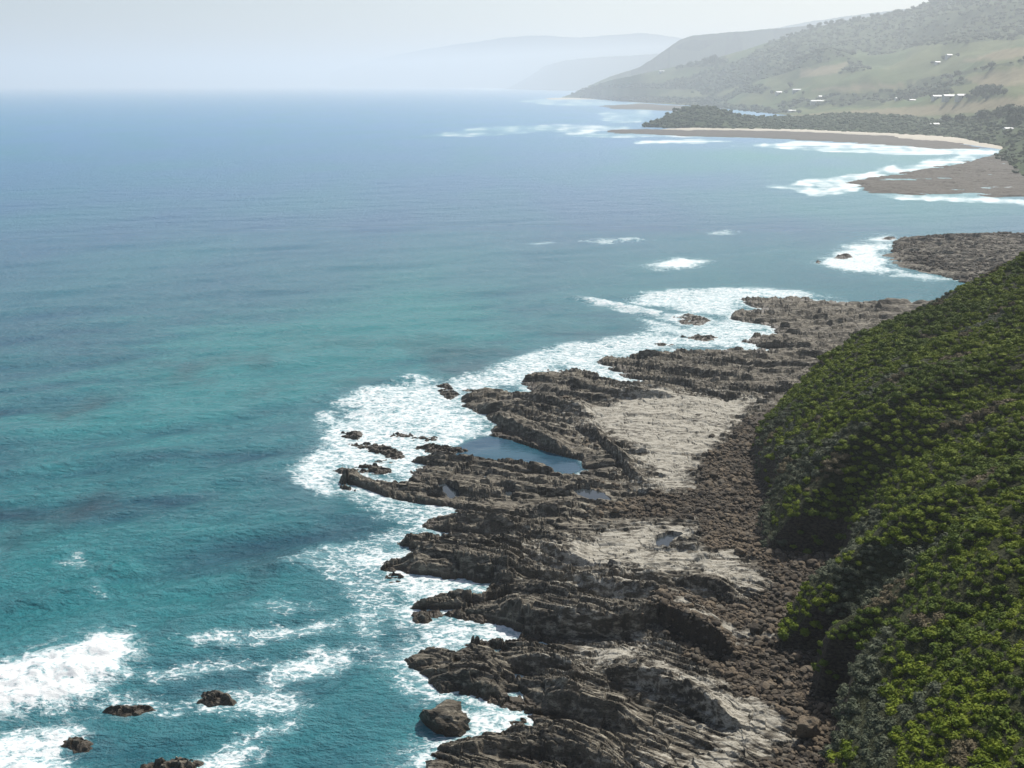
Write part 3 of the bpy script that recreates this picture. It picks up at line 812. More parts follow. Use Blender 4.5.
me = mesh_from('rubble', np.concatenate(VV), np.concatenate(FF), {'tone': np.concatenate(TT)}, smooth=False)
tag(link('rubble', me, M['boulder']), 'bed of brown stones and cobbles below the hillside', 'rubble', kind='stuff')
print('boulders', len(x))

def lone_rock(name, pxy, z, size, seed, label, cat, mat, flat=0.7, rz=0.0, tone=0.3, wet=1.0, sub=4, group=None):
    g = np.random.default_rng(seed)
    V, F = ico(sub)
    d = fbm(V[:, 0] * 1.6 + seed, V[:, 1] * 1.6 + V[:, 2] * 1.3, 5, seed, 0.6)
    q = cells(V[:, 0] * 2.2 + seed, (V[:, 1] + V[:, 2]) * 2.2, seed)
    V = V * (1 + 0.42 * d + 0.25 * (q[2] - 0.5))[:, None]
    for i in range(7):
        e = g.standard_normal(3); e /= np.linalg.norm(e); lim = g.uniform(0.6, 0.9)
        over = np.clip(V @ e - lim, 0, None); V = V - over[:, None] * e * 0.9
    V = V * np.array(size)
    me = mesh_from(name, V, F, {'tone': np.full(len(V), tone), 'wet': np.clip(wet * (1.0 - (V[:, 2] - 0.2) / 1.6), 0, 1), 'pale': np.zeros(len(V)), 'cobble': np.zeros(len(V))}, smooth=False)
    x, y = ground(pxy[0], pxy[1], z)
    o = link(name, me, mat, None, (float(x), float(y), z)); o.rotation_euler.z = rz
    return tag(o, label, cat, group)
lone_rock('boulder', (445,722), 0.4, (2.9, 2.2, 2.2), 1, 'big dark boulder standing in the water off the lower rock ledges', 'boulder', M['rock'])
lone_rock('boulder', (712,437), 1.7, (0.75, 0.7, 0.7), 2, 'single dark boulder alone on the pale flat rock', 'boulder', M['boulder'], tone=0.1, sub=3)
lone_rock('boulder', (698,416), 1.7, (0.7, 0.5, 0.5), 3, 'small dark boulder beside a crack in the pale flat rock', 'boulder', M['boulder'], tone=0.1, sub=3)
lone_rock('boulder', (755,630), 2.4, (0.95, 0.9, 0.95), 4, 'tall dark pointed boulder at the end of a pale rock strip', 'boulder', M['boulder'], tone=0.1, sub=3)
lone_rock('boulder', (808,728), 2.6, (1.5, 1.2, 1.2), 5, 'large tan boulder at the foot of the hillside', 'boulder', M['boulder'], tone=1.0, sub=3)
# low reefs: an outline on the water, raised and broken
def rock_patch(name, P, res, hmax, label, cat, kind=None, edge=4.0, amp=1.0, pale=0.0, wetk=1.0, scale=1.0, gap=0.0, hmaxc=None):
    b0, b1 = P.min(0) - edge, P.max(0) + edge
    gx, gy = np.arange(b0[0], b1[0], res), np.arange(b0[1], b1[1], res)
    X, Y = np.meshgrid(gx, gy)
    s = sdist(X, Y, P) + edge * (1.3 if edge > 3 else 1.1) * fbm(X / (edge * 2.5), Y / (edge * 2.5), 4, 501, 0.6)
    l = ledges(X / scale, Y / scale)
    h = np.interp(s, [-edge, 0, edge * 0.6, edge * 3], [-1.2, 0.0, hmax * 0.6, hmax]) + amp * scale * (l - 0.6) * sstep(-edge * 0.3, edge, s)
    if edge < 3:                                             # small reefs: shattered, low and jagged
        fj = cells(X / 1.1 + 0.3 * noise(X, Y, 503), Y / 0.7, 504)
        h = np.minimum(h, hmax * 1.25) * 0.8 + (0.75 * (fj[2] - 0.45) - 0.5 * (fj[3] - 0.2) * fj[5] - 0.35 * sstep(0.18, 0.0, fj[1] - fj[0])) * sstep(-0.6, 0.8, s)
    if hmaxc: h = np.minimum(h, hmaxc + 0.4 * l)
    h = h + gap * fbm(X / 55, Y / 38, 5, 502, 0.65)
    V = np.stack([X, Y, h], -1).reshape(-1, 3); F = grid_faces(*X.shape)
    F = F[h.ravel()[F].max(1) > -0.6]
    wet = np.clip(1 - (h - 0.1) / 1.3, 0, 1) * wetk * (0.25 if hmaxc else 1)
    a = {'pale': np.full(h.size, pale) + 0.5 * sstep(edge * 2, edge * 6, s).ravel() * (pale > 0), 'cobble': np.full(h.size, 0.65 if hmaxc else 0.0), 'wet': wet.ravel()}
    v_, f_, a_ = compact(V, F, a)
    o = link(name, mesh_from(name, v_, f_, a_, smooth=False), M['rock'])
    return tag(o, label, cat, kind=kind)
ilab = ['long dark reef rock awash in the upper surf', 'small brown reef rock at the left end of the white water', 'broken strip of reef rock in the middle of the white water',
        'flat brown rock across the mouth of the blue lagoon', 'brown wave-washed rock where the surf meets the ledges']
for P, l in zip(ISLES, ilab):
    rock_patch('reef_rock', P, 0.25 if P[:, 1].max() < 250 else 0.5, 0.5, l, 'reef rock', None, 1.2, 0.55)
rock_patch('stony_point', gpoly([(888,244),(905,238),(960,235),(1024,234),(1150,231),(1250,300),(1000,298),(960,282),(925,272),(905,267),(893,260),(897,250)]), 0.9, 1.8,
           'point of grey-brown stones beyond the green hill', 'shore', 'structure', 6.0, 1.0, wetk=0.5, gap=0.9)
rock_patch('reef_flat', gpoly([(850,183),(870,178),(900,173),(930,169),(960,164),(985,158),(1010,151),(1060,147),(1250,160),(1300,200),(1024,197),(1000,197),(960,194),(920,195),(880,193),(868,188)]), 2.0, 2.2,
           'broad grey reef flat reaching out from the far shore', 'reef', 'structure', 9.0, 0.9, pale=0.0, wetk=1.6, scale=1.6, gap=2.4, hmaxc=0.55)

def surf_rock(px, py, w, hh, label, hm=0.62, amp=0.7, res=0.2):
    g = np.random.default_rng(int(px * 7 + py))
    a = np.linspace(0, 2 * math.pi, 15)[:-1]
    r = g.uniform(0.6, 1.15, 14)
    P = gpoly([(px + w * 0.5 * q * math.cos(t), py + hh * 0.5 * q * math.sin(t)) for t, q in zip(a, r)])
    return rock_patch('surf_rock', P, res, hm, label, 'rock', None, max(0.9, res * 4), amp)
surf_rock(130, 709, 46, 14, 'low brown rock in a patch of foam between two breakers')
surf_rock(217, 698, 40, 13, 'brown rock at the head of a curling foam trail')
surf_rock(78, 745, 34, 13, 'small dark rock at the edge of the lowest breaker')
surf_rock(172, 767, 72, 14, 'dark rock cut off by the bottom edge of the photo')
surf_rock(843, 257, 15, 4, 'long dark rock in the white surf off the stony point', 1.2, 1.0, 0.6)
surf_rock(818, 262, 8, 3, 'small dark rock at the outer end of the surf off the stony point', 0.8, 1.0, 0.6)
surf_rock(888, 238, 12, 3, 'small rock between the surf and the tip of the stony point', 0.8, 1.0, 0.6)
surf_rock(397, 578, 20, 10, 'small awash rock in the foam outside the narrow inlet', 0.3, 0.5)
surf_rock(372, 470, 46, 9, 'ragged wave-washed rock at the seaward end of the long dark spur', 0.5, 0.7)
surf_rock(425, 439, 34, 5, 'thin awash rock in the foam above the flat rock of the lagoon mouth', 0.4, 0.7, 0.3)
surf_rock(402, 436, 24, 4, 'small awash rock in the middle of the widest white water', 0.35, 0.7, 0.3)
surf_rock(385, 462, 26, 5, 'narrow brown rock in the foam just above the long dark spur', 0.4, 0.7, 0.3)
surf_rock(470, 391, 20, 4, 'little dark rock in the foam notch between two ledges', 0.4, 0.7, 0.3)
surf_rock(700, 338, 40, 4, 'low dark rock in the foam channel below the upper reef', 0.6, 0.8, 0.4)
surf_rock(665, 345, 26, 3, 'small dark rock awash at the seaward end of the foam channel', 0.5, 0.8, 0.4)
surf_rock(517, 723, 22, 9, 'small dark rock in the foaming hollow behind the big boulder', 0.4, 0.6)

# stones piled on the far point
P = gpoly([(893,246),(905,239),(960,236),(1024,235),(1100,233),(1150,262),(1000,292),(960,281),(925,271),(905,266),(897,259)])
N = 9000
x = rng.uniform(P[:, 0].min(), P[:, 0].max(), N); y = rng.uniform(P[:, 1].min(), P[:, 1].max(), N)
q = sdist(x, y, P); x, y, q = x[q > -1], y[q > -1], q[q > -1]
VV, FF, TT, base = [], [], [], 0
for i in range(len(x)):
    v, f = BS1[int(rng.integers(8))]; r = float(np.clip(rng.lognormal(math.log(0.7), 0.4), 0.35, 2.0)); a = rng.uniform(0, 6.28)
    w = v * r; ca, sa = math.cos(a), math.sin(a)
    VV.append(np.stack([w[:, 0] * ca - w[:, 1] * sa + x[i], w[:, 0] * sa + w[:, 1] * ca + y[i], w[:, 2] + min(1.9, 0.4 + q[i] * 0.2)], 1))
    FF.append(f + base); base += len(v); TT.append(np.full(len(v), rng.uniform(0, 0.45)))
tag(link('stones', mesh_from('stones', np.concatenate(VV), np.concatenate(FF), {'tone': np.concatenate(TT)}, smooth=False), M['boulder']),
    'grey-brown stones heaped over the point beyond the hill', 'stones', kind='stuff')

# ------------------------------------------------------------------ far coast: headland, plain and hills (relief in real depth)
def land_material():
    k = NT('coast_land')
    a = k.noise(k.pos(), 0.010, 5); b_ = k.noise(k.pos(), 0.05, 6, 0.65); e = k.noise(k.pos(), 0.004, 4)
    grass = k.mix(k.ss(e, 0.40, 0.60), (0.064, 0.098, 0.034), (0.108, 0.124, 0.050))
    grass = k.mix(k.ss(b_, 0.55, 0.75, 0, 0.5), grass, (0.10, 0.11, 0.05))
    wood = k.mix(k.ss(b_, 0.35, 0.65), (0.026, 0.042, 0.016), (0.060, 0.082, 0.032))
    w = k.math('ADD', k.attr('wood'), k.math('MULTIPLY', k.math('SUBTRACT', b_, 0.5), 0.8))
    c = k.mix(k.ss(w, 0.42, 0.58), grass, wood)
    c = k.mix(k.attr('straw'), c, k.mix(k.ss(b_, 0.3, 0.7), (0.165, 0.140, 0.080), (0.215, 0.180, 0.105)))
    c = k.mix(k.ss(k.attr('sand'), 0.35, 0.65), c, k.mix(b_, (0.42, 0.38, 0.31), (0.52, 0.48, 0.40)))
    return k.done(c, 0.95, k.bump(k.math('ADD', a, b_), 0.6, 5.0), 0.1)
M['land'] = land_material()

LAND = []
def relief(name, base, ridge, n, label, cat, woodf=None, strawp=(), sandp=(), bump=1.0, power=1.0, cols=None, kind='structure', back=0.5):
    """land between a foot line (on the level z0) and a ridge line with its own distance"""
    b_ = np.array(base, float); r_ = np.array(ridge, float)
    c0, c1 = max(b_[0, 0], r_[0, 0]), min(b_[-1, 0], r_[-1, 0])
    px = np.linspace(c0, c1, n); m = 90
    t = np.linspace(0, 1, m)[:, None]
    by = np.interp(px, b_[:, 0], b_[:, 1]); ry = np.interp(px, r_[:, 0], r_[:, 1]); rd = np.interp(px, r_[:, 0], r_[:, 2])
    if name != 'headland': ry = ry + 0.9 * fbm(px * 0.045, px * 0, 3, 607) + 0.5 * fbm(px * 0.25, px * 0, 3, 608)
    _, bd = ground(px, by, 1.0)
    rd = np.maximum(rd, bd * 1.01)
    _, _, rz = at_depth(px, ry, rd)
    rz = np.maximum(rz, 1.5)
    D = bd + (rd - bd) * t
    Z = 1.0 + (rz - 1.0) * t ** power
    a = (px - 512) / FPX
    # sideways: the sight line through px at ground distance D
    X = a * (D * math.cos(PITCH) + (CAM_H - Z) * math.sin(PITCH))
    Y = D
    L = np.maximum(rd - bd, 50)
    nz = fbm(X / 420, Y / 420, 4, 601) * 0.10 * np.clip(rz, 20, 300) + fbm(X / 90, Y / 90, 3, 602) * 4
    gul = fbm(X / 260 + 0.3 * fbm(X / 300, Y / 300, 2, 606), Y / 700, 4, 605)
    Z = Z + bump * 0.30 * np.clip(rz, 20, 260) * gul * np.sin(np.pi * t) ** 0.8
    Z = Z + bump * nz * sstep(0.0, 0.3, t) * sstep(1.0, 0.75, t) + bump * 2.5 * fbm(X / 40, Y / 60, 3, 603) * sstep(0.02, 0.1, t)
    tb = np.linspace(0, 1, 8)[1:, None]                   # back slope
    Db = rd + tb * np.maximum(300, 0.5 * L) * back; Zb = Z[-1] - (Z[-1] + 3) * tb * tb * 0.9
    X = np.concatenate([X, a * (Db * math.cos(PITCH) + (CAM_H - Zb) * math.sin(PITCH))]); Y = np.concatenate([Y, Db]); Z = np.concatenate([Z, Zb])
    pxx, pyy, _ = project(X, Y, Z)
    wood = woodf(pxx, pyy, X, Y) if woodf else np.ones(X.shape)
    straw = np.zeros(X.shape); sand = np.zeros(X.shape)
    for p in strawp:
        straw = np.maximum(straw, sstep(-1.2, 1.2, sdist(pxx, pyy, np.array(p, float)) + 1.5 * fbm(pxx * 0.1, pyy * 0.3, 2, 604)))
    for p in sandp:
        sand = np.maximum(sand, sstep(-0.7, 0.7, sdist(pxx, pyy, np.array(p, float))))
    if woodf: wood = np.maximum(wood, np.concatenate([sstep(-0.10, -0.24, gul) * sstep(0.12, 0.3, t), np.zeros((7, n))]))
    wood = wood * (1 - straw) * (1 - sand)
    V = np.stack([X, Y, Z], -1).reshape(-1, 3)
    o = link(name, mesh_from(name, V, grid_faces(*X.shape), {'wood': wood.ravel(), 'straw': straw.ravel(), 'sand': sand.ravel()}), M['land'])
    tag(o, label, cat, kind=kind)
    LAND.append((name, X[:m], Y[:m], Z[:m], pxx[:m], pyy[:m], wood[:m]))
    return o
def polymask(polys, soft=2.0, inv=False):
    def f(px, py, X, Y):
        r = np.full(px.shape, -99.0)
        for p in polys: r = np.maximum(r, sdist(px, py, np.array(p, float)))
        r = sstep(-soft, soft, r + 2.5 * fbm(px * 0.06, py * 0.15, 3, 611))
        return 1 - r if inv else r
    return f
relief('far_range', [(330,87.0),(420,87.4),(540,88.6),(700,90)], [(330,72,8600),(380,58,8700),(420,50,8800),(480,41,9000),(510,37,9000),(530,35.5,9000),(552,36,9000),(580,37.5,9000),(640,33,9000),(655,34,9000),(720,45,9000)],
       200, 'faintest far range of hills along the coast', 'hills', bump=0.4)
relief('distant_ridge', [(505,89.2),(560,90.5),(600,91),(720,93)], [(505,89,7200),(525,79,7300),(545,66,7500),(565,60,7800),(600,57,8000),(640,55,8200),(720,48,8400)],
       160, 'pale hazy ridge behind the grassy hills', 'hills', bump=0.5)
woods2 = [[(560,97),(600,88),(650,88),(700,90),(740,84),(790,72),(840,58),(880,44),(900,48),(1030,38),(1150,20),(1150,-60),(930,-20),(900,10),(820,26),(780,36),(740,60),(690,76),(655,84),(600,85),(565,94)],
          [(690,62),(700,56),(722,52),(730,60),(722,68),(700,66)], [(700,92),(740,78),(800,62),(850,52),(846,57),(790,72),(740,86),(710,96)], [(860,90),(900,82),(960,72),(1030,58),(1030,61),(960,76),(900,86),(870,92)], [(770,104),(800,99),(830,104),(790,109)], [(740,90),(756,84),(775,88),(760,94)], [(672,62),(690,58),(700,66),(680,68)],
          [(820,98),(860,93),(900,88),(960,78),(1030,66),(1030,72),(960,86),(900,94),(850,101)], [(840,62),(858,58),(866,70),(842,74)],
          [(700,103),(760,106),(800,112),(760,114),(660,110)], [(560,98),(640,96),(720,97),(720,103),(640,102)]]
relief('coastal_hills', [(562,97.6),(600,99),(650,103),(700,106),(760,112),(850,122),(940,128),(1020,142),(1160,150)],
       [(562,96.8,4900),(580,91,4800),(594,85.5,4700),(612,80,4600),(640,74,4500),(680,66,4350),(720,57,4200),(760,45,4050),(800,32,3950),(830,23.5,3900),(870,17,3800),(905,11,3700),(930,1,3600),(960,-8,3500),(1024,-24,3400),(1160,-60,3200)],
       420, 'grassy and wooded hills rising behind the far beach', 'hills', polymask(woods2),
       strawp=([(965,78),(1000,70),(1160,50),(1160,62),(1024,84),(985,88)], [(780,116),(850,111),(940,105),(1000,98),(1160,84),(1160,100),(1000,110),(930,116),(860,118)],
               [(960,62),(1000,50),(1160,30),(1160,40),(1000,60)], [(810,90),(850,86),(920,82),(900,88),(850,92)], [(800,70),(850,62),(835,74),(800,78)]), power=1.25)
relief('back_ridge', [(690,90),(1000,90)], [(700,42,5800),(740,36,5800),(790,25,5600),(840,17,5500),(880,12,5400),(925,7,5300),(950,7,5300),(1000,12,5300)], 140, 'hazy wooded ridge showing above the hills', 'hills', bump=0.5)
relief('grassy_ridge', [(588,97.4),(640,97.6),(900,97.6)], [(588,86,6000),(612,76,6000),(640,67,5900),(655,57,5900),(668,48,5800),(680,40,5800),(692,35.5,5700),(720,33,5700),(780,28,5600),(830,24,5500),(900,24,5400)],
       260, 'pale grassy ridge behind the first shoulder of the hills', 'hills', polymask([[(655,88),(700,72),(760,50),(790,40),(800,60),(700,92)], [(672,48),(690,40),(720,40),(700,52)]]), power=1.1)
relief('vegetated_bank', [(999,156.5),(1010,163),(1024,178),(1200,190)], [(999,155.5,1080),(1008,147,1150),(1030,138,1150),(1200,128,1100)], 80, 'dark vegetated bank at the back of the far reef', 'bank', bump=0.3)
relief('headland', [(648,126.5),(670,127.5),(720,129),(800,130),(893,134),(960,138),(1000,146),(1040,155),(1200,170)],
       [(648,126,1820),(665,117,1850),(682,108,1900),(695,105.5,1900),(712,107,1900),(735,114,1900),(760,117,1950),(800,116,1950),(850,113,1900),(905,116,1750),(940,121,1650),(975,116,1600),(1010,108,1500),(1040,104,1450),(1200,98,1400)],
       240, 'low scrub-covered headland behind the beach', 'headland', bump=0.5, power=0.8)
# beach strips and reef flats in front of the headland
def strip(name, P, z, mat, label, cat, res=2.5, edge=6.0, amp=0.4, attrs=None, rag=0.6):
    b0, b1 = P.min(0) - edge, P.max(0) + edge
    X, Y = np.meshgrid(np.arange(b0[0], b1[0], res), np.arange(b0[1], b1[1], res))
    s = sdist(X, Y, P) + edge * rag * fbm(X / (edge * 4), Y / (edge * 4), 4, 621)
    h = np.interp(s, [-edge, 0, edge * 2], [-1.0, 0.05, z]) + amp * fbm(X / 12, Y / 12, 3, 622) * sstep(0, edge, s) + (1.6 * fbm(X / 80, Y / 130, 4, 623, 0.65) - 0.1 if rag > 1 else 0)
    V = np.stack([X, Y, h], -1).reshape(-1, 3); F = grid_faces(*X.shape); F = F[h.ravel()[F].max(1) > -0.5]
    a = {q: np.full(h.size, v) for q, v in attrs.items()}
    v_, f_, a_ = compact(V, F, a)
    return tag(link(name, mesh_from(name, v_, f_, a_), mat), label, cat, kind='structure')
SANDA = {'sand': 1.0, 'wood': 0.0, 'straw': 0.0}
strip('beach', gpoly([(655,129.8),(690,128.6),(720,128.8),(800,130),(893,133.5),(960,138),(1006,147),(1002,149.5),(960,143.5),(900,139),(890,136.5),(800,132.6),(720,130.8),(690,130.6)]), 2.0, M['land'], 'pale sandy beach below the wooded headland', 'beach', attrs=SANDA)
strip('far_beach', gpoly([(640,101),(660,101.5),(690,102),(730,104),(760,108),(725,107),(690,105),(655,103.5)]), 2.5, M['land'], 'distant strip of sand behind the headland', 'beach', 6, 10, attrs=SANDA)
strip('distant_beach', gpoly([(545,98.4),(600,97.6),(655,97.3),(657,98.6),(600,99.3),(550,99.6)]), 2.0, M['land'], 'far pale sand at the foot of the grassy hills', 'beach', 8, 14, attrs=SANDA)
RKA = {'pale': 0.0, 'wet': 0.1, 'cobble': 0.7}
strip('reef_flat', gpoly([(602,130.8),(625,129.3),(650,129.5),(720,130.2),(800,131.8),(890,135.8),(960,142.5),(995,149),(930,149),(880,145),(820,141),(760,138),(700,137),(650,134.5),(615,133.5)]), 1.0, M['rock'], 'brown reef flat exposed below the pale beach', 'reef', 2.5, 8, 0.8, RKA, 2.6)
strip('reef_flat', gpoly([(600,106),(640,103.5),(700,107),(700,112),(650,110),(610,109)]), 1.0, M['rock'], 'distant dark reef beyond the headland', 'reef', 5, 14, 0.8, RKA, 2.0)

# ------------------------------------------------------------------ trees and farm buildings of the far coast
def land_point(px, py, name='coastal_hills'):
    for nm, X, Y, Z, pxx, pyy, w in LAND:
        if nm != name: continue
        i = np.argmin((pxx - px) ** 2 + (pyy - py) ** 2)
        return float(X.flat[i]), float(Y.flat[i]), float(Z.flat[i])
M['tree_leaf'] = leaf_material('tree_leaves', (0.026, 0.043, 0.016), (0.052, 0.074, 0.028))
kb = NT('bark'); M['bark'] = kb.done((0.09, 0.07, 0.05), 0.9)
M['scrub_leaf'] = leaf_material('scrub_leaves', (0.040, 0.062, 0.022), (0.075, 0.100, 0.040))
def crown_shape(seed, n=170):
    V, F = shrub_shape(seed, n, 0.15)
    V = V.copy(); V[:, 2] = V[:, 2] * 1.15
    return V, F
CROWN = [crown_shape(700 + i) for i in range(4)]
CME = []
for v, f in CROWN:
    me = mesh_from('crown', v, f, smooth=False); me.materials.append(M['tree_leaf']); CME.append(me)
def trunk_mesh():
    n = 8; V = []; F = []
    for k, (z, r) in enumerate(((-1.0, 0.075), (0.0, 0.06), (0.25, 0.045), (0.5, 0.03))):
        for i in range(n): V.append((r * math.cos(6.283 * i / n) + 0.02 * k, r * math.sin(6.283 * i / n), z))
    for k in range(3):
        for i in range(n): F.append((k * n + i, k * n + (i + 1) % n, (k + 1) * n + (i + 1) % n, (k + 1) * n + i))
    me = mesh_from('trunk', np.array(V), np.array(F)); me.materials.append(M['bark']); return me
TME = trunk_mesh()
def tree(px, py, width_px, land, label, group=None):
    x, y, z = land_point(px, py, land)
    r = width_px * 0.5 * y / FPX * random.uniform(0.8, 1.15)
    root = bpy.data.objects.new('tree', None); COL.objects.link(root); root.location = (x, y, z); root.rotation_euler.z = random.uniform(0, 6.28)
    c = link('crown', CME[random.randrange(4)], None, root); c.location = (0, 0, r * 0.35); c.scale = (r, r, r * random.uniform(0.9, 1.15))
    t = link('trunk', TME, None, root); t.scale = (r, r, r)
    return tag(root, label, 'tree', group)
tl = 'dark windbreak tree in the row beside the white farm sheds'
for k in range(11):
    for dy in (-3.2, -0.6):
        px = 901 + 5 * k + random.uniform(-1.2, 1.2)
        tree(px, 100.5 - 0.09 * (px - 900) + dy, 7.5, 'coastal_hills', tl, 'windbreak trees around the farm sheds')
for px, py, w in ((969,97,9),(974,94,10),(980,91.5,11),(986,90,11),(992,90,11),(998,91.5,10),(1003,94,8),(976,98.5,9),(983,96,11),(990,95,12),(997,95,10),(986,98.5,9)):
    tree(px, py, w, 'coastal_hills', 'large dark tree in the clump right of the white farm sheds', 'clump of trees right of the farm sheds')
for px, py, w in ((982,121,16),(998,118,18),(1014,116,20),(1022,120,22),(960,124,14),(945,123,12),(1012,126,20),(990,128,14)):
    tree(px, py, w, 'headland', 'bushy tree on the near wooded rise above the beach', 'trees on the rise above the beach')
for px, py, w in ((690,67,8),(698,66,9),(706,65,10),(713,64,12),(720,63,9),(680,69,8)):
    tree(px, py, w, 'coastal_hills', 'tree in the dark clump high on the grassy hill', 'tree clump on the grassy hill')
for px in range(806, 1024, 6):
    py = np.interp(px, [780, 830, 870, 905, 930, 960, 1024], [28.5, 23, 18, 12, 3, -6, -20])
    if py > 1: tree(px + random.uniform(-3, 3), py + 1, random.uniform(4, 8), 'coastal_hills', 'tree on the skyline of the wooded hill', 'skyline trees of the wooded hill')

for px, py, w in ((772,95,6),(786,94,6),(790,88,8),(803,93,5),(808,104,6),(830,104,6),(786,113,6),(799,114,7),(894,101,5),(944,58,5),(932,64,5),(958,57,5)):
    tree(px, py, w, 'coastal_hills', 'small tree standing beside a white house on the coastal slope', 'garden trees beside the white houses')

# woodland: dense crowns where the land is wooded
def woodland(name, land, count, r0, r1, label, pmax=1100, mat='tree_leaf'):
    for nm, X, Y, Z, pxx, pyy, w in LAND:
        if nm == land: break
    ok = np.flatnonzero((w.ravel() > 0.6) & (pxx.ravel() < pmax) & (pyy.ravel() > -20))
    ids = rng.choice(ok, min(count, len(ok)), replace=False)
    VV, FF, b = [], [], 0
    V0, F0 = ico(1)
    for i in ids:
        v, f = CROWN[int(rng.integers(4))]
        v = v[: 12 * 7]; f = f[: 20 * 7]
        r = rng.uniform(r0, r1); a = rng.uniform(0, 6.28)
        q = v * r * np.array([1, 1, rng.uniform(0.7, 1.1)])
        q = np.stack([q[:, 0] * math.cos(a) - q[:, 1] * math.sin(a), q[:, 0] * math.sin(a) + q[:, 1] * math.cos(a), q[:, 2]], 1)
        VV.append(q + np.array([X.flat[i] + rng.normal(0, r), Y.flat[i] + rng.normal(0, r), Z.flat[i] - 0.2 * r])); FF.append(f + b); b += len(v)
    tag(link(name, mesh_from(name, np.concatenate(VV), np.concatenate(FF), smooth=False), M[mat]), label, 'woodland', kind='stuff')
woodland('woodland', 'coastal_hills', 5200, 5, 11, 'dark woodland spread over the hills and gullies')
woodland('bank_scrub', 'vegetated_bank', 300, 1.8, 4.0, 'dark scrub covering the bank behind the far reef')
woodland('headland_scrub', 'headland', 2600, 3.5, 7.0, 'dense dark green scrub covering the low headland', mat='scrub_leaf')

def flat_mat(name, c, r=0.6):
    k = NT(name); n = k.noise(k.objco(), 1.5, 3)
    return k.done(k.mix(k.ss(n, 0.3, 0.7), c, tuple(v * 0.85 for v in c)), r)
M['white_wall'] = flat_mat('white_wall', (0.42, 0.41, 0.39)); M['white_roof'] = flat_mat('white_roof', (0.44, 0.45, 0.46), 0.55)
M['grey_roof'] = flat_mat('grey_roof', (0.42, 0.44, 0.45), 0.5); M['dark_glass'] = flat_mat('dark_opening', (0.03, 0.035, 0.04), 0.2)
def building(px, py, L, W, hgt, rz, roofm, label, land='coastal_hills', name='farm_shed', cat='building'):
    x, y, z = land_point(px, py, land)
    L, W, hgt = L * 0.85, W * 0.75, hgt * 0.8
    root = bpy.data.objects.new(name, None); COL.objects.link(root); root.location = (x, y, z); root.rotation_euler.z = rz
    l, w = L / 2, W / 2
    b = -6.0
    V = [(-l,-w,b),(l,-w,b),(l,w,b),(-l,w,b),(-l,-w,hgt),(l,-w,hgt),(l,w,hgt),(-l,w,hgt),(-l,0,hgt+W*0.22),(l,0,hgt+W*0.22)]
    F = [(0,1,5,4),(2,3,7,6),(1,2,6,9,5),(3,0,4,8,7)]
    me = bpy.data.meshes.new('wall'); me.from_pydata(V, [], F); me.update(); link('wall', me, M['white_wall'], root)
    o, t = 0.5, 0.25; rh = hgt + W * 0.22
    V = []
    for s in (-1, 1):
        k = len(V)
        e = hgt - o * 0.44
        for zz in (0.05, 0.05 + t):
            V += [(-l-o, s*(w+o), e+zz), (l+o, s*(w+o), e+zz), (l+o, 0, rh+zz), (-l-o, 0, rh+zz)]
    F = []
    for k in (0, 8):
        F += [(k,k+1,k+2,k+3),(k+4,k+5,k+6,k+7),(k,k+1,k+5,k+4),(k+1,k+2,k+6,k+5),(k+3,k,k+4,k+7)]
    me = bpy.data.meshes.new('roof'); me.from_pydata(V, [], F); me.update(); link('roof', me, roofm, root)
    V, F = [], []
    me = bpy.data.meshes.new('door')
    me.from_pydata([(-l*0.3,-w-0.05,0),(l*0.3,-w-0.05,0),(l*0.3,-w-0.05,hgt*0.75),(-l*0.3,-w-0.05,hgt*0.75)], [], [(0,1,2,3)]); me.update()
    link('door', me, M['dark_glass'], root)
    return tag(root, label, cat)
wr_, gr_ = M['white_roof'], M['grey_roof']
building(899,100,16,10,4,0.1, wr_, 'small white shed at the left end of the windbreak')
building(912,102,14,9,4,0.0, wr_, 'white cottage half hidden among the windbreak trees', name='farmhouse')
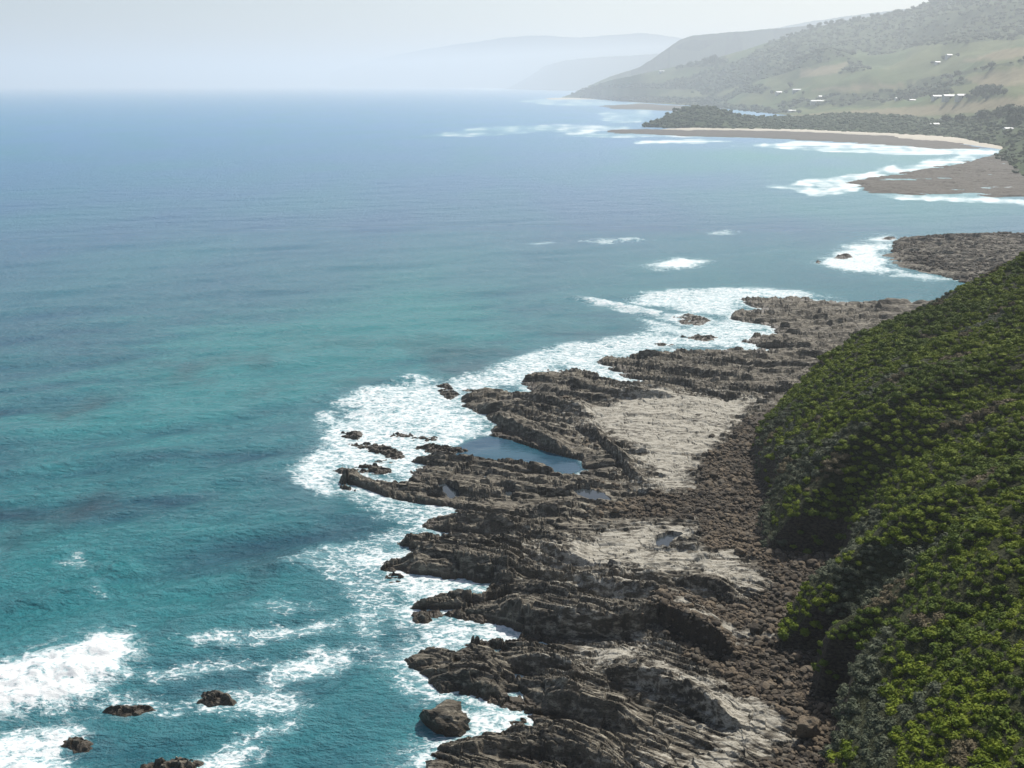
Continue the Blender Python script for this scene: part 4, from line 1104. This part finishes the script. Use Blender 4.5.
building(937,100,20,12,5,0.15, wr_, 'bright white shed left of the two long sheds')
building(950,98.5,30,14,6,0.15, wr_, 'long white shed in the middle of the farm row')
building(961,97,22,14,6,0.2, wr_, 'white shed next to the big dark tree clump')
building(779,93,22,14,5,0.3, wr_, 'white house alone on the slope above the plain', name='farmhouse')
building(798,91.5,30,14,5,-0.1, wr_, 'wide white house beside a dark tree patch', name='farmhouse')
building(819,102,44,12,4,0.0, wr_, 'very long low white shed on the coastal plain')
building(821,98,18,10,4,0.2, gr_, 'small pale shed behind the very long white shed')
building(792,112,20,11,4,0.1, wr_, 'white house nearest the headland scrub', name='farmhouse')
building(662,72,26,14,5,0.1, wr_, 'lone white building high on the far left hill', name='farmhouse')
building(950,55.5,18,12,5,0.2, wr_, 'upper of two houses on the high slope', name='farmhouse')
building(938,62,16,10,4,0.2, gr_, 'lower grey-roofed house on the high slope', name='farmhouse')
building(943,120.5,11,8,4,0.3, wr_, 'white house among scrub just above the beach', 'headland', 'beach_house')
building(935,126,14,7,3.5,0.0, gr_, 'low grey house among scrub near the sand', 'headland', 'beach_house')
building(1008,131,12,7,3.5,0.1, wr_, 'white house at the right beside the wooded rise', 'headland', 'beach_house')

# ------------------------------------------------------------------ haze
kh = NT('haze_air'); kh.n.remove(kh.p)
vol = kh.new('ShaderNodeVolumePrincipled')
vol.inputs['Color'].default_value = (0.81, 0.87, 0.925, 1); vol.inputs['Density'].default_value = 1.65e-4; vol.inputs['Anisotropy'].default_value = 0.35
kh.t.links.new(vol.outputs[0], kh.n['Material Output'].inputs['Volume'])
E, T_, B_ = 95000.0, 520.0, -7.5
V = [(-E,-E,B_),(E,-E,B_),(E,E,B_),(-E,E,B_),(-E,-E,T_),(E,-E,T_),(E,E,T_),(-E,E,T_)]
me = bpy.data.meshes.new('haze'); me.from_pydata(V, [], [(3,2,1,0),(4,5,6,7),(0,1,5,4),(1,2,6,5),(2,3,7,6),(3,0,4,7)]); me.update()
tag(link('haze', me, kh.m), 'pale sea haze fading the far coast', 'haze', kind='stuff')
